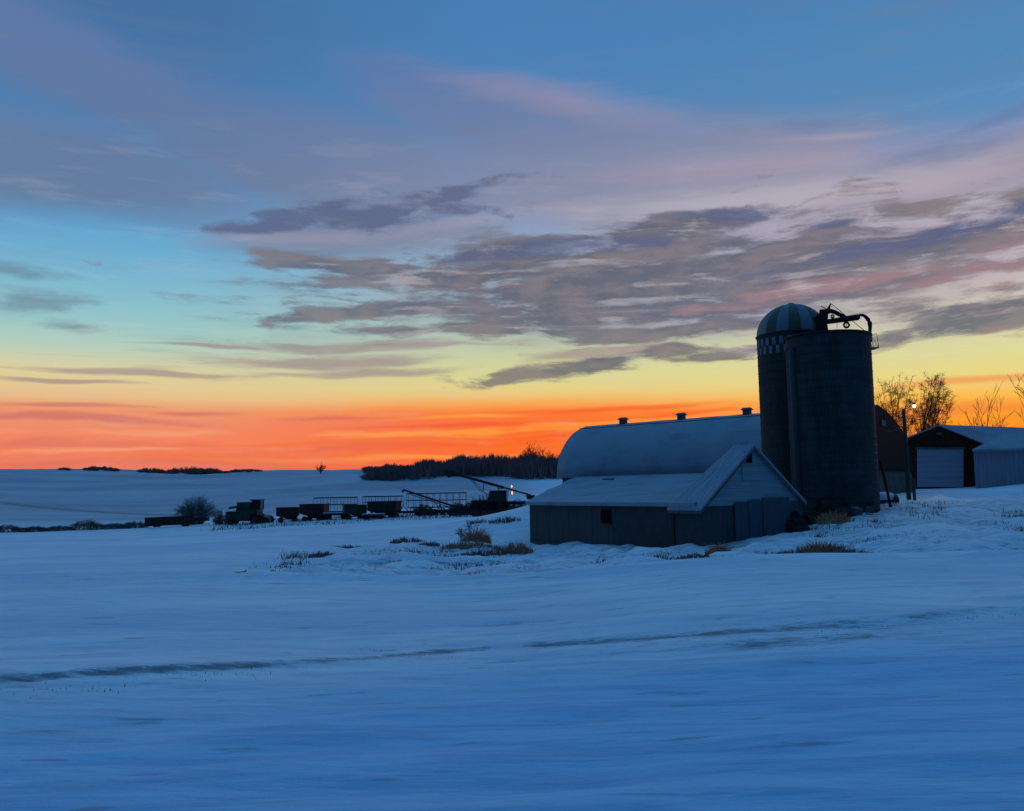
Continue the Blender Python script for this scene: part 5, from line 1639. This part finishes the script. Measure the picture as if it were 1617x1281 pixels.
plow(640, 114, 3.0, 'dark plow right behind the brown box wagon', 1.0)
plow(690, 115.5, 3.4, 'tall framed plow under the middle of the thin auger', 1.5)
plow(776, 109.5, 3.6, 'tall framed plow tucked behind the black tractor', 1.7)
disc_harrow(735, 115, 3.0, 'wide disc harrow behind the foot of the thin auger', 7, .5)
disc_harrow(762, 103.5, 2.4, 'disc harrow nearest the camera beside the black tractor', 6, .4)
for k, (px, D, w, top, lab) in enumerate(((722, 117, 30, 789, 'dark brush showing behind the foot of the thin auger'), (748, 116, 34, 785, 'dark brush mound just left of the black tractor'), (770, 117, 40, 778, 'taller dark brush behind the black tractor'),
        (815, 116, 34, 786, 'dark brush right of the black tractor glints'), (668, 117, 34, 794, 'low brush between the brown box wagon and the thin auger'), (350, 124, 30, 812, 'low brush at the left wheel of the combine'), (425, 121, 22, 812, 'low brush between the combine and the first wagon'))):
    shrub(px, D, w, top, lab, M['shrubred'], 90 + k, 'brush growing among the parked machinery', n=130, mr=.03, base=.7)

# frozen puddles that catch the low sky
ice = mat('wet ice', (0.02, 0.03, 0.04), 0.03, spec=1.0)
for (px, py, w, d, lab) in ((379, 904.5, .24, .3, 'small bright frozen puddle in the middle left snow'), (437.5, 909.5, .09, .2, 'smaller bright frozen puddle right of the first'), (430, 904, .1, .12, 'faint frozen puddle just behind the smaller bright one')):
    b = hit(px, py); m = MB(); rg2 = random.Random(px)
    n = 14; pts = [(math.cos(2 * math.pi * k / n) * w * rg2.uniform(.8, 1.2), math.sin(2 * math.pi * k / n) * d * rg2.uniform(.8, 1.2), .05) for k in range(n)]
    m.add(pts + [(x, y, -.15) for x, y, z in pts], [tuple(range(n))] + [(i, i + n, (i + 1) % n + n, (i + 1) % n) for i in range(n)])
    o = m.build('puddle', ice); o.location = b + Vector((0, 0, .05)); o.rotation_euler = (math.radians(5), 0, 0); o['kind'] = 'structure'

# thin dead grass and stubble poking through the snow, uncountable
rg = random.Random(321)
mb = MB()
def blades(x, y, n, h, sp):
    z = G(x, y)
    for _ in range(n):
        bx, by = x + rg.gauss(0, sp), y + rg.gauss(0, sp * .5)
        hh = h * rg.uniform(.3, 1.0); w = .012 + y * .00018
        lx, ly = rg.gauss(.15, .4) * hh, rg.gauss(0, .3) * hh
        mb.add([(bx - w, by, z - .08), (bx + w, by, z - .08), (bx + lx, by + ly, z + hh)], [(0, 1, 2)])
for _ in range(430):
    px = rg.uniform(440, 1640); t_ = rg.random()
    D = rg.uniform(37.5, 62)
    if px > 830 and px < 1290 and D > 45: continue
    if float(fbm(np.array([px / 90.0]), np.array([D / 4.0]), 3, 99)[0]) < .05: continue
    p = on(px, D, 860); blades(p.x, p.y, rg.randint(6, 26), rg.uniform(.10, .38), rg.uniform(.15, .7))
for k in range(0, len(line1), 1):
    x, y = line1[k]
    if float(fbm(np.array([x / 1.7]), np.array([.3]), 3, 91)[0]) > .12: blades(x + rg.gauss(0, .5), y + rg.gauss(-.2, .45), rg.randint(8, 26), rg.uniform(.02, .06), .5)
for _ in range(260):
    p = on(rg.uniform(340, 836), rg.uniform(100, 124), 820); blades(p.x, p.y, 10, rg.uniform(.2, .6), .8)
o = mb.build('dead_grass', M['grassdark'])
tag(o, 'thin dead grass stalks poking through the snow', 'grass', None, 'stuff')
